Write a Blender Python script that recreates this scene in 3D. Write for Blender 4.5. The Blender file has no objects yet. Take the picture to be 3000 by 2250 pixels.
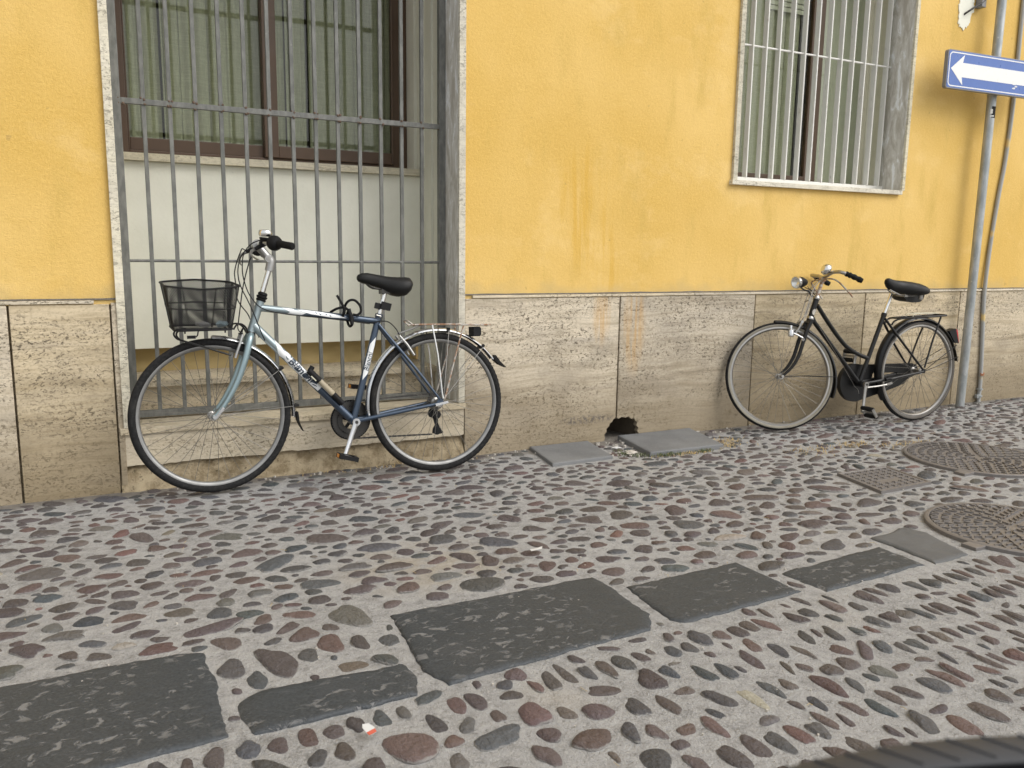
import bpy, bmesh, math, random
import numpy as np
from mathutils import Matrix, Vector, noise as mnoise

S = bpy.context.scene
COL = S.collection
random.seed(7)
R_ = math.radians

# ------------------------------------------------------------------ camera
CAM_LOC = (0.0, -4.090, 1.12)
YAW, PITCH, ROLL = R_(26.578), R_(9.19), R_(0.783)
FPX = 2406.2                                     # focal length for a 3000 px wide frame
_f = Vector((math.sin(YAW) * math.cos(PITCH), math.cos(YAW) * math.cos(PITCH), -math.sin(PITCH)))
_r = Vector((math.cos(YAW), -math.sin(YAW), 0))
_u = _r.cross(_f)
_r2 = math.cos(ROLL) * _r + math.sin(ROLL) * _u
_u2 = -math.sin(ROLL) * _r + math.cos(ROLL) * _u
cam_d = bpy.data.cameras.new('camera')
cam = bpy.data.objects.new('camera', cam_d)
COL.objects.link(cam)
cam.matrix_world = Matrix(((_r2.x, _u2.x, -_f.x, CAM_LOC[0]), (_r2.y, _u2.y, -_f.y, CAM_LOC[1]),
                           (_r2.z, _u2.z, -_f.z, CAM_LOC[2]), (0, 0, 0, 1)))
cam_d.sensor_width = 36.0
cam_d.lens = 36.0 * FPX / 3000.0
cam_d.clip_start = 0.05
cam_d.clip_end = 500
cam_d.dof.use_dof = True
cam_d.dof.focus_distance = 3.3
cam_d.dof.aperture_fstop = 7.0
S.camera = cam
S.render.resolution_x, S.render.resolution_y = 1024, 768

# ------------------------------------------------------------------ light
SUN_DIR = Vector((0.52, -0.62, 0.78)).normalized()          # towards the light
world = bpy.data.worlds.new('World')
S.world = world
world.use_nodes = True
wn = world.node_tree
wn.nodes.clear()
_o = wn.nodes.new('ShaderNodeOutputWorld')
_b = wn.nodes.new('ShaderNodeBackground')
_s = wn.nodes.new('ShaderNodeTexSky')
_h = wn.nodes.new('ShaderNodeHueSaturation')
_s.sky_type = 'NISHITA'
_s.sun_disc = False
_s.sun_elevation = math.asin(SUN_DIR.z)
_s.sun_rotation = math.atan2(SUN_DIR.x, SUN_DIR.y)
_s.air_density = 1.0
_s.dust_density = 6.0
_s.ozone_density = 0.5
_h.inputs['Saturation'].default_value = 0.28               # thin overcast: a pale, nearly grey sky
wn.links.new(_s.outputs[0], _h.inputs['Color'])
_m = wn.nodes.new('ShaderNodeMix'); _m.data_type = 'RGBA'
_m.inputs[0].default_value = 0.5
_m.inputs[7].default_value = (6.0, 6.1, 6.2, 1)            # the even grey of a cloud layer
wn.links.new(_h.outputs[0], _m.inputs[6])
wn.links.new(_m.outputs[2], _b.inputs['Color'])
wn.links.new(_b.outputs[0], _o.inputs[0])
_b.inputs[1].default_value = 0.13
sun_d = bpy.data.lights.new('sun', 'SUN')
sun_d.energy = 0.8
sun_d.angle = R_(40)
sun_d.color = (1.0, 0.975, 0.93)
sun = bpy.data.objects.new('sun', sun_d)
COL.objects.link(sun)
sun.location = (6, -6, 9)
sun.rotation_euler = SUN_DIR.to_track_quat('Z', 'Y').to_euler()
S.view_settings.view_transform = 'Standard'
S.view_settings.look = 'None'
S.view_settings.gamma = 1.0
S.view_settings.use_curve_mapping = False
S.view_settings.exposure = 0.62
S.cycles.max_bounces = 6
S.cycles.transparent_max_bounces = 16

# ------------------------------------------------------------------ node helpers
class NT:
    def __init__(self, name, base=(.5, .5, .5), rough=.6, metal=0., spec=.5, coat=0.):
        self.m = bpy.data.materials.new(name)
        self.m.use_nodes = True
        self.t = self.m.node_tree
        self.b = self.t.nodes['Principled BSDF']
        self.set('Base Color', (*base, 1))
        self.set('Roughness', rough)
        self.set('Metallic', metal)
        self.set('Specular IOR Level', spec)
        if coat:
            self.set('Coat Weight', coat)
            self.set('Coat Roughness', .12)
    def set(self, k, v):
        self.put(self.b.inputs[k], v)
    def put(self, sock, v):
        if isinstance(v, bpy.types.NodeSocket):
            self.t.links.new(v, sock)
        elif isinstance(v, tuple) and len(v) == 3 and len(sock.default_value) == 4:
            sock.default_value = (*v, 1)
        else:
            sock.default_value = v
    def n(self, t, **kw):
        nd = self.t.nodes.new(t)
        for k, v in kw.items():
            setattr(nd, k, v)
        return nd
    def pos(self):
        return self.n('ShaderNodeNewGeometry').outputs['Position']
    def obj(self):
        return self.n('ShaderNodeTexCoord').outputs['Object']
    def rnd(self):
        return self.n('ShaderNodeObjectInfo').outputs['Random']
    def scale(self, v, s, off=None):
        nd = self.n('ShaderNodeMapping')
        self.put(nd.inputs['Vector'], v)
        nd.inputs['Scale'].default_value = s
        if off is not None:
            self.put(nd.inputs['Location'], off)
        return nd.outputs[0]
    def noise(self, v, sc, det=3., ro=.5, dist=0.):
        nd = self.n('ShaderNodeTexNoise')
        self.put(nd.inputs['Vector'], v)
        nd.inputs['Scale'].default_value = sc
        nd.inputs['Detail'].default_value = det
        nd.inputs['Roughness'].default_value = ro
        nd.inputs['Distortion'].default_value = dist
        return nd.outputs['Fac']
    def voro(self, v, sc, feat='F1'):
        nd = self.n('ShaderNodeTexVoronoi', feature=feat)
        self.put(nd.inputs['Vector'], v)
        nd.inputs['Scale'].default_value = sc
        return nd.outputs['Distance']
    def ma(self, op, a, b=0., c=None, clamp=False):
        nd = self.n('ShaderNodeMath', operation=op, use_clamp=clamp)
        self.put(nd.inputs[0], a)
        self.put(nd.inputs[1], b)
        if c is not None:
            self.put(nd.inputs[2], c)
        return nd.outputs[0]
    def sep(self, v):
        nd = self.n('ShaderNodeSeparateXYZ')
        self.put(nd.inputs[0], v)
        return nd.outputs
    def step(self, v, a, b, lo=0., hi=1.):
        nd = self.n('ShaderNodeMapRange', interpolation_type='SMOOTHSTEP')
        self.put(nd.inputs['Value'], v)
        nd.inputs['From Min'].default_value = a
        nd.inputs['From Max'].default_value = b
        nd.inputs['To Min'].default_value = lo
        nd.inputs['To Max'].default_value = hi
        return nd.outputs[0]
    def mix(self, f, a, b, mode='MIX'):
        nd = self.n('ShaderNodeMix', data_type='RGBA', blend_type=mode)
        self.put(nd.inputs[0], f)
        self.put(nd.inputs[6], a if isinstance(a, bpy.types.NodeSocket) else (*a, 1))
        self.put(nd.inputs[7], b if isinstance(b, bpy.types.NodeSocket) else (*b, 1))
        return nd.outputs[2]
    def blob(self, x, z, x0, z0, sx, sz):
        """soft elliptical patch in the wall plane"""
        dx = self.ma('DIVIDE', self.ma('SUBTRACT', x, x0), sx)
        dz = self.ma('DIVIDE', self.ma('SUBTRACT', z, z0), sz)
        d = self.ma('ADD', self.ma('MULTIPLY', dx, dx), self.ma('MULTIPLY', dz, dz))
        return self.step(d, 1.0, 0.0)
    def bump(self, hgt, st, dist):
        nd = self.n('ShaderNodeBump')
        self.put(nd.inputs['Height'], hgt)
        nd.inputs['Strength'].default_value = st
        nd.inputs['Distance'].default_value = dist
        self.t.links.new(nd.outputs[0], self.b.inputs['Normal'])

MAT = {}
def simple(k, base, rough=.5, metal=0., spec=.5, coat=0., var=.12, bump=0., sc=30.):
    n = NT(k, base, rough, metal, spec, coat)
    f = n.noise(n.obj(), sc, 5, .6)
    n.set('Base Color', n.mix(f, tuple(c * (1 - var) for c in base), tuple(min(1, c * (1 + var)) for c in base)))
    n.set('Roughness', n.step(n.noise(n.obj(), sc * .6, 3), .3, .7, max(.02, rough - .08), min(1, rough + .08)))
    if bump:
        n.bump(f, bump, .002)
    MAT[k] = n.m
    return n.m

def build_materials():
    # yellow roughcast plaster
    n = NT('yellow_plaster', rough=.9, spec=.2)
    p = n.pos(); x, y, z = n.sep(p)
    big = n.noise(p, .9, 4, .55)
    mid = n.noise(n.scale(p, (5, 5, 1.6)), 1.0, 5, .6)
    fine = n.noise(p, 90, 4, .65)
    patch = n.noise(n.scale(p, (1.6, 1.6, 2.3)), 1.0, 6, .68)
    c = n.mix(n.step(big, .3, .7), (.635, .405, .105), (.745, .51, .18))
    c = n.mix(n.step(patch, .52, .68, 0, .38), c, (.82, .60, .27))
    c = n.mix(n.step(patch, .44, .30, 0, .35), c, (.58, .36, .085))
    c = n.mix(n.step(mid, .50, .8), c, (.56, .37, .10))
    c = n.mix(n.step(fine, .35, .75, 0, .35), c, (.80, .58, .19))
    drip = n.noise(n.scale(p, (26, 26, 1.8)), 1.0, 4, .6, .4)
    ms = n.ma('MAXIMUM', n.blob(x, z, 2.50, 1.36, .22, .44), n.blob(x, z, 2.66, 1.05, .10, .30))
    ms = n.ma('MULTIPLY', ms, n.step(drip, .42, .66))
    c = n.mix(n.ma('MULTIPLY', ms, .6), c, (.62, .36, .05))
    low = n.step(n.ma('ADD', z, n.ma('MULTIPLY', n.noise(p, 7, 4), .22)), 1.08, .97)
    c = n.mix(n.ma('MULTIPLY', low, .5), c, (.50, .38, .18))
    spots = n.step(n.noise(p, 17, 2, .5), .74, .78)
    c = n.mix(n.ma('MULTIPLY', spots, .5), c, (.42, .28, .10))
    n.set('Base Color', c)
    n.bump(n.ma('ADD', n.noise(p, 60, 5, .66), n.ma('MULTIPLY', n.noise(p, 190, 2), .5)), .5, .006)
    MAT['plaster'] = n.m

    # travertine dado
    def trav(k, c1, c2, c3, dirt, seed, rust=False, pits=.75):
        n = NT(k, rough=.78, spec=.3)
        off = n.n('ShaderNodeCombineXYZ')
        rr = n.rnd()
        n.put(off.inputs[0], n.ma('MULTIPLY', rr, 7.3)); n.put(off.inputs[2], n.ma('MULTIPLY', rr, 3.1 + seed))
        p0 = n.pos(); x, y, z = n.sep(p0)
        va = n.n('ShaderNodeVectorMath', operation='ADD'); n.put(va.inputs[0], p0); n.put(va.inputs[1], off.outputs[0])
        p = va.outputs[0]
        wob = n.noise(n.scale(p, (1.6, 1.6, 1.6)), 1.0, 3)
        zz = n.n('ShaderNodeCombineXYZ')
        sx, sy, sz = n.sep(p)
        n.put(zz.inputs[0], n.ma('MULTIPLY', sx, 1.3)); n.put(zz.inputs[1], sy)
        n.put(zz.inputs[2], n.ma('MULTIPLY', n.ma('ADD', sz, n.ma('MULTIPLY', wob, .10)), 17.))
        band = n.noise(zz.outputs[0], 1.0, 5, .62)
        c = n.mix(n.step(band, .30, .56), c1, c2)
        c = n.mix(n.step(band, .52, .70), c, c3)
        cloud = n.noise(n.scale(p, (2.2, 2.2, 3.4)), 1.0, 5, .65)
        c = n.mix(n.step(cloud, .44, .66, 0, .7), c, tuple(v * .82 for v in c3))
        lam = n.noise(n.scale(zz.outputs[0], (1.5, 1., 5.)), 1.0, 4, .7)
        c = n.mix(n.step(lam, .50, .66, 0, .42), c, tuple(v * .66 for v in c1))
        c = n.mix(n.step(lam, .42, .28, 0, .3), c, tuple(min(1, v * 1.15) for v in c2))
        speck = n.noise(n.scale(p, (55, 55, 90)), 1.0, 4, .7)
        c = n.mix(n.step(speck, .45, .70, 0, .5), c, tuple(v * .72 for v in c1))
        tone = n.n('ShaderNodeHueSaturation'); n.put(tone.inputs['Color'], c); n.put(tone.inputs['Value'], n.ma('MULTIPLY_ADD', n.rnd(), .20, .90)); n.put(tone.inputs['Saturation'], n.ma('MULTIPLY_ADD', n.ma('FRACT', n.ma('MULTIPLY', n.rnd(), 7.3)), .35, .80))
        c = tone.outputs[0]
        # pits lie in the bedding
        pit = n.noise(n.scale(zz.outputs[0], (34, 34, 4.2)), 1.0, 4, .62, .6)
        fin = n.noise(n.scale(p, (75, 75, 170)), 1.0, 3, .6, .4)
        where = n.step(n.noise(n.scale(p, (1.6, 1.6, 6.5)), 1.0, 4, .6), .38, .58)
        pm = n.ma('MULTIPLY', n.ma('MAXIMUM', n.step(pit, .565, .62), n.step(fin, .585, .645)), where)
        c = n.mix(n.ma('MULTIPLY', pm, pits), c, tuple(v * .28 for v in c1))
        gr_ = n.noise(n.scale(p, (5, 5, 7)), 1.0, 6, .72)
        c = n.mix(n.step(gr_, .52, .68, 0, .38), c, tuple(v * .55 for v in c1))
        lo = n.step(n.ma('ADD', z, n.ma('MULTIPLY', n.noise(n.scale(p, (3, 3, 6)), 1., 5, .65), .5)), .95, .25)
        c = n.mix(n.ma('MULTIPLY', lo, dirt), c, tuple(v * .52 for v in (c1[0], c1[1] * .95, c1[2] * .85)))
        if rust:
            dn = n.noise(n.scale(p0, (38, 38, 2.2)), 1.0, 4, .6, .3)
            m2 = n.ma('MAXIMUM', n.blob(x, z, 2.63, .76, .075, .22), n.blob(x, z, 2.86, .68, .10, .34))
            m2 = n.ma('MULTIPLY', m2, n.step(dn, .34, .66))
            c = n.mix(n.ma('MULTIPLY', m2, .62), c, (.54, .31, .09))
            so = n.ma('MULTIPLY', n.blob(x, z, 2.55, .135, .24, .035), n.step(n.noise(p0, 45, 4, .7), .45, .6))
            c = n.mix(n.ma('MULTIPLY', so, .8), c, (.10, .09, .09))
        n.set('Base Color', c)
        n.bump(n.ma('SUBTRACT', n.ma('MULTIPLY', n.noise(p, 40, 5, .6), .35), pm), .6, .006)
        MAT[k] = n.m
    trav('travertine', (.39, .32, .215), (.63, .54, .395), (.47, .405, .31), .75, 0., True, .85)
    trav('travertine_sill', (.60, .51, .36), (.70, .61, .45), (.62, .55, .43), .25, 1.)
    trav('marble', (.58, .53, .40), (.70, .65, .51), (.64, .59, .48), .15, 2., pits=.5)

    # grey weathered reveal of the windows
    n = NT('reveal_stone', rough=.8, spec=.25)
    p = n.pos()
    a = n.noise(n.scale(p, (20, 20, 5.5)), 1.0, 6, .68, .9)
    bn = n.noise(n.scale(p, (30, 30, 9)), 1.0, 4, .6)
    c = n.mix(n.step(a, .38, .55), (.46, .43, .37), (.62, .60, .55))
    c = n.mix(n.step(a, .56, .62), c, (.80, .81, .81))
    c = n.mix(n.step(bn, .55, .75, 0, .5), c, (.38, .34, .29))
    n.set('Base Color', c); n.bump(a, .4, .004)
    MAT['reveal'] = n.m

    n = NT('white_plaster', rough=.85, spec=.25)
    p = n.pos()
    a = n.noise(p, 3.0, 5, .6)
    c = n.mix(n.step(a, .3, .7), (.72, .715, .61), (.80, .795, .69))
    c = n.mix(n.step(n.noise(p, 22, 3), .70, .78, 0, .35), c, (.45, .44, .36))
    n.set('Base Color', c); n.bump(n.noise(p, 60, 4), .25, .003)
    MAT['white_plaster'] = n.m

    # mortar bed
    n = NT('mortar', rough=.92, spec=.2)
    p = n.pos()
    a = n.noise(p, 2.2, 5, .6); f = n.noise(p, 130, 4, .7); g = n.noise(p, 420, 2, .6)
    md = n.noise(p, 26, 5, .68)
    c = n.mix(n.step(a, .3, .7), (.258, .256, .250), (.325, .322, .315))
    c = n.mix(n.step(md, .40, .66, 0, .6), c, (.41, .407, .398))
    c = n.mix(n.step(md, .46, .30, 0, .55), c, (.15, .145, .137))
    grit = n.noise(p, 70, 3, .7)
    c = n.mix(n.step(grit, .58, .70, 0, .7), c, (.44, .435, .42))
    c = n.mix(n.step(grit, .40, .30, 0, .7), c, (.11, .105, .10))
    c = n.mix(n.step(f, .42, .72, 0, .5), c, (.42, .416, .41))
    c = n.mix(n.step(g, .56, .72, 0, .6), c, (.15, .14, .13))
    x, y, z = n.sep(p)
    sand = n.ma('MULTIPLY', n.step(n.noise(p, 1.1, 4, .6), .60, .74), .22)
    sand = n.ma('MAXIMUM', sand, n.ma('MULTIPLY', n.ma('MULTIPLY', n.blob(x, y, 1.02, -1.42, .42, .32), n.step(n.noise(p, 9, 4), .35, .6)), .42))
    c = n.mix(sand, c, (.37, .31, .215))
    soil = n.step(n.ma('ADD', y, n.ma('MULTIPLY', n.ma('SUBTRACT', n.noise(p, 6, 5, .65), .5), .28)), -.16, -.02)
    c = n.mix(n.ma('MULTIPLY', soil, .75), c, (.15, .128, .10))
    n.set('Base Color', c)
    n.bump(n.ma('ADD', n.noise(p, 34, 5, .68), n.ma('MULTIPLY', f, .7)), 1., .010)
    MAT['mortar'] = n.m

    # cobbles: the stone's own colour comes from the object or from the mesh
    for k, src in (('cobble_single', 'obj'), ('cobble_mass', 'attr')):
        n = NT(k, rough=.62, spec=.4)
        if src == 'obj':
            base = n.n('ShaderNodeObjectInfo').outputs['Color']
        else:
            base = n.n('ShaderNodeAttribute', attribute_name='stone').outputs['Color']
        p = n.pos()
        f = n.noise(p, 95, 5, .68); v = n.noise(n.scale(p, (30, 9, 60)), 1.0, 4, .6, 1.2)
        c = n.mix(n.step(f, .35, .75, 0, .55), base, n.mix(.35, base, (.22, .21, .205)))
        c = n.mix(n.step(v, .56, .72, 0, .5), c, n.mix(.55, base, (.05, .045, .045)))
        if src == 'obj':
            hz = n.sep(n.obj())[2]
        else:
            hz = n.n('ShaderNodeAttribute', attribute_name='stone').outputs['Alpha']
        sm = n.step(n.ma('ADD', hz, n.ma('MULTIPLY', n.ma('SUBTRACT', n.noise(p, 48, 4, .65), .5), 1.1)), .42, .16)
        c = n.mix(n.ma('MULTIPLY', sm, .75), c, (.26, .252, .238))
        dust = n.step(n.noise(p, 210, 3, .7), .66, .76, 0, .35)
        c = n.mix(dust, c, (.28, .27, .25))
        n.set('Base Color', c)
        n.set('Roughness', n.step(f, .3, .7, .42, .72))
        n.bump(n.ma('ADD', n.ma('ADD', f, n.ma('MULTIPLY', v, 1.2)), n.ma('MULTIPLY', n.noise(p, 28, 3, .6), 1.6)), .9, .008)
        MAT[k] = n.m

    # dark basalt slabs with pale chisel marks
    n = NT('basalt', rough=.56, spec=.45)
    p = n.pos(); x, y, z = n.sep(p)
    f = n.noise(p, 130, 4, .7)
    ch = n.noise(n.scale(p, (22, 36, 20)), 1.0, 5, .64, .7)
    wh = n.step(n.noise(p, 3.2, 3, .5), .38, .56)
    c = n.mix(n.step(f, .3, .7), (.027, .032, .037), (.053, .060, .067))
    m = n.ma('MULTIPLY', n.step(ch, .545, .62), wh)
    c = n.mix(n.ma('MULTIPLY', m, .7), c, (.21, .21, .208))
    c = n.mix(n.step(n.noise(p, 5, 4), .55, .8, 0, .35), c, (.075, .077, .08))
    n.set('Base Color', c)
    n.bump(n.ma('SUBTRACT', n.ma('MULTIPLY', f, .4), n.ma('MULTIPLY', m, 1.)), .7, .006)
    MAT['basalt'] = n.m
    for gk, gs in (('grey_slab', 1.25), ('paving_grey', 2.0)):
        n = NT(gk, rough=.7, spec=.35)
        p = n.pos(); f = n.noise(p, 150, 4, .7)
        sc_ = lambda *v: tuple(q * gs for q in v)
        c = n.mix(n.step(n.noise(p, 4, 5, .6), .3, .7), sc_(.060, .062, .064), sc_(.085, .087, .088))
        c = n.mix(n.step(f, .4, .75, 0, .5), c, sc_(.11, .11, .108))
        c = n.mix(n.step(n.noise(p, 11, 5, .7), .58, .72, 0, .4), c, sc_(.05, .048, .045))
        n.set('Base Color', c); n.bump(f, .4, .003)
        MAT[gk] = n.m
    n = NT('rubble_plaster', rough=.95, spec=.15)
    p = n.pos(); a = n.noise(p, 14, 6, .7)
    c = n.mix(n.step(a, .3, .65), (.19, .145, .085), (.40, .33, .22))
    c = n.mix(n.step(n.noise(p, 40, 4, .7), .58, .72), c, (.10, .08, .05))
    n.set('Base Color', c); n.bump(a, 1., .02)
    MAT['rubble'] = n.m
    n = NT('inner_yellow', rough=.9, spec=.2)
    p = n.pos()
    n.set('Base Color', n.mix(n.step(n.noise(n.scale(p, (4, 4, 9)), 1., 5), .35, .7), (.42, .32, .15), (.56, .44, .22)))
    MAT['inner_yellow'] = n.m

    # cast iron covers
    n = NT('cast_iron', rough=.55, metal=.35)
    p = n.pos(); f = n.noise(p, 60, 5, .65)
    c = n.mix(f, (.135, .125, .12), (.25, .235, .225))
    n.set('Base Color', c); n.bump(n.noise(p, 200, 3), .3, .002)
    MAT['iron'] = n.m

    # grille paint: worn grey
    n = NT('grille_paint', rough=.55, spec=.4)
    p = n.pos(); f = n.noise(n.scale(p, (40, 40, 14)), 1., 5, .65)
    c = n.mix(n.step(f, .35, .7), (.115, .118, .108), (.19, .19, .175))
    c = n.mix(n.step(n.noise(p, 70, 4, .7), .64, .74, 0, .6), c, (.34, .33, .30))
    n.set('Base Color', c); n.bump(f, .2, .001)
    MAT['grille'] = n.m
    simple('cavity_soil', (.10, .08, .055), .95, var=.5, bump=.8)
    simple('weld_rust', (.12, .082, .058), .85, bump=.5)
    n = NT('white_grille', rough=.5, spec=.4)
    p = n.pos()
    n.set('Base Color', n.mix(n.step(n.noise(n.scale(p, (50, 50, 16)), 1., 5, .7), .60, .72), (.72, .71, .67), (.46, .43, .38)))
    MAT['white_grille'] = n.m
    simple('brown_frame', (.085, .050, .028), .42, var=.2, sc=12)
    simple('cream_paint', (.62, .60, .47), .5)
    n = NT('curtain', rough=.9, spec=.1)
    p = n.pos()
    wv = n.noise(n.scale(p, (170, 10, 16)), 1., 3, .6)
    wh = n.noise(n.scale(p, (14, 10, 200)), 1., 3, .6)
    c = n.mix(n.step(n.ma('ADD', wv, wh), .8, 1.25), (.35, .35, .265), (.43, .43, .335))
    n.set('Base Color', c)
    MAT['curtain'] = n.m
    n = NT('pale_curtain', rough=.9, spec=.1)
    n.set('Base Color', n.mix(n.noise(n.scale(n.pos(), (90, 9, 5)), 1., 3), (.56, .55, .49), (.68, .67, .60)))
    MAT['pale_curtain'] = n.m
    simple('room_shade', (.03, .028, .025), .9)  # near-black colour standing in for the shade of the unlit rooms
    # window glass: green tinted, with a Fresnel reflection
    m = bpy.data.materials.new('window_glass'); m.use_nodes = True
    t = m.node_tree; t.nodes.clear()
    o = t.nodes.new('ShaderNodeOutputMaterial'); mx = t.nodes.new('ShaderNodeMixShader')
    tr = t.nodes.new('ShaderNodeBsdfTransparent'); gl = t.nodes.new('ShaderNodeBsdfGlossy'); lw = t.nodes.new('ShaderNodeLayerWeight'); pw = t.nodes.new('ShaderNodeMath'); fr = t.nodes.new('ShaderNodeMath')
    tr.inputs[0].default_value = (.87, .89, .84, 1); gl.inputs['Roughness'].default_value = .02
    pw.operation = 'POWER'; pw.inputs[1].default_value = 5.; fr.operation = 'MULTIPLY_ADD'; fr.inputs[1].default_value = .96; fr.inputs[2].default_value = .04
    t.links.new(lw.outputs['Facing'], pw.inputs[0]); t.links.new(pw.outputs[0], fr.inputs[0])
    t.links.new(fr.outputs[0], mx.inputs[0]); t.links.new(tr.outputs[0], mx.inputs[1]); t.links.new(gl.outputs[0], mx.inputs[2])
    t.links.new(mx.outputs[0], o.inputs[0])
    MAT['glass'] = m

    # bicycles
    n = NT('blue_silver_paint', rough=.34, metal=.55, coat=.5)
    x, y, z = n.sep(n.obj())
    s = n.ma('ADD', x, n.ma('MULTIPLY', z, -.28))
    fade = n.step(s, -1.03, -.80)
    c = n.mix(fade, (.30, .365, .385), (.045, .068, .105))
    chips = n.step(n.noise(n.obj(), 85, 3, .6), .70, .74)
    c = n.mix(n.ma('MULTIPLY', chips, .5), c, (.30, .31, .31))
    c = n.mix(n.step(n.noise(n.obj(), 26, 3), .74, .78, 0, .7), c, (.10, .05, .035))
    n.set('Base Color', c)
    MAT['paint_blue'] = n.m
    n = NT('fork_paint', rough=.3, metal=.6, coat=.5)
    c = n.mix(n.step(n.noise(n.obj(), 30, 3), .72, .76), (.27, .36, .385), (.15, .09, .07))
    n.set('Base Color', c)
    MAT['paint_fork'] = n.m
    simple('black_paint', (.010, .010, .010), .42, spec=.3, coat=.12, var=.4, sc=40)
    simple('black_plastic', (.009, .009, .0095), .6, spec=.25, var=.3)
    simple('black_rubber', (.010, .010, .010), .75, spec=.2, var=.35, bump=.3, sc=80)
    n = NT('tyre_rubber', rough=.8, spec=.15)
    a = n.noise(n.obj(), 60, 5, .7)
    c = n.mix(n.step(a, .4, .75), (.014, .014, .0145), (.032, .031, .030))
    c = n.mix(n.step(n.noise(n.obj(), 8, 4, .6), .58, .78, 0, .4), c, (.06, .056, .05))
    n.set('Base Color', c); n.bump(n.noise(n.obj(), 150, 3), .3, .002)
    MAT['tyre'] = n.m
    simple('cream_rubber', (.24, .22, .175), .75, var=.3, sc=25)
    simple('grimy_rubber', (.095, .085, .072), .8, var=.3, sc=25)
    simple('vinyl_black', (.009, .009, .009), .55, spec=.3, var=.3)
    simple('chrome', (.72, .72, .70), .16, 1., var=.08)
    simple('steel', (.38, .37, .35), .36, 1., var=.2)
    simple('dull_alloy', (.40, .40, .39), .45, .9, var=.2)
    simple('rim_alloy', (.27, .27, .265), .5, .85, var=.2)
    simple('alloy_bright', (.70, .71, .72), .26, 1., var=.1)
    simple('spoke_steel', (.20, .19, .17), .42, .85, var=.3)
    simple('dark_steel', (.07, .068, .065), .45, .8, var=.3)
    n = NT('rusty_steel', rough=.7, metal=.4)
    f = n.noise(n.obj(), 38, 5, .65)
    n.set('Base Color', n.mix(n.step(f, .42, .58), (.50, .48, .44), (.27, .145, .075)))
    n.set('Metallic', n.step(f, .42, .55, .7, 0.)); n.bump(f, .4, .002)
    MAT['rust'] = n.m
    simple('white_decal', (.74, .76, .76), .4, coat=.4, var=.08)
    simple('navy_decal', (.02, .035, .055), .4, coat=.4)
    simple('tan_pump', (.36, .31, .22), .6, var=.3)
    simple('orange_reflector', (.75, .28, .02), .25, spec=.7)
    simple('red_lens', (.42, .025, .03), .2, spec=.8, coat=.6)
    simple('lamp_glass', (.75, .76, .74), .12, .6)
    # street furniture
    n = NT('galvanised_steel', rough=.5, metal=.55)
    p = n.pos(); f = n.noise(n.scale(p, (22, 22, 7)), 1., 5, .65)
    c = n.mix(n.step(f, .35, .7), (.32, .345, .35), (.48, .50, .50))
    c = n.mix(n.step(n.noise(n.scale(p, (40, 40, 60)), 1., 4, .6), .64, .72, 0, .7), c, (.66, .66, .62))
    n.set('Base Color', c)
    MAT['galvanised'] = n.m
    n = NT('conduit_paint', rough=.6)
    p = n.pos(); f = n.noise(n.scale(p, (2, 2, 2.4)), 1., 2)
    n.set('Base Color', n.mix(n.step(f, .60, .64), (.36, .365, .355), (.66, .50, .21)))
    MAT['conduit'] = n.m
    simple('sign_blue', (.075, .15, .42), .35, var=.1)
    simple('sign_white', (.80, .80, .77), .35, var=.05)
    simple('sign_grey', (.23, .23, .235), .5, .4)
    simple('copper', (.35, .16, .08), .6, .5)
    simple('paper_white', (.58, .58, .57), .7, var=.06)
    simple('paper_red', (.50, .10, .06), .6)
    simple('paper_blue', (.45, .60, .66), .6)
    simple('dry_straw', (.42, .31, .14), .9, var=.3)
    simple('weed_green', (.10, .12, .05), .8, var=.3)
    simple('chip_white', (.46, .43, .385), .85, var=.2)
    simple('spare_mirror', (.006, .007, .010), .5, spec=.15)
    simple('mirror_rim', (.040, .042, .047), .55, var=.2)
build_materials()

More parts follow.
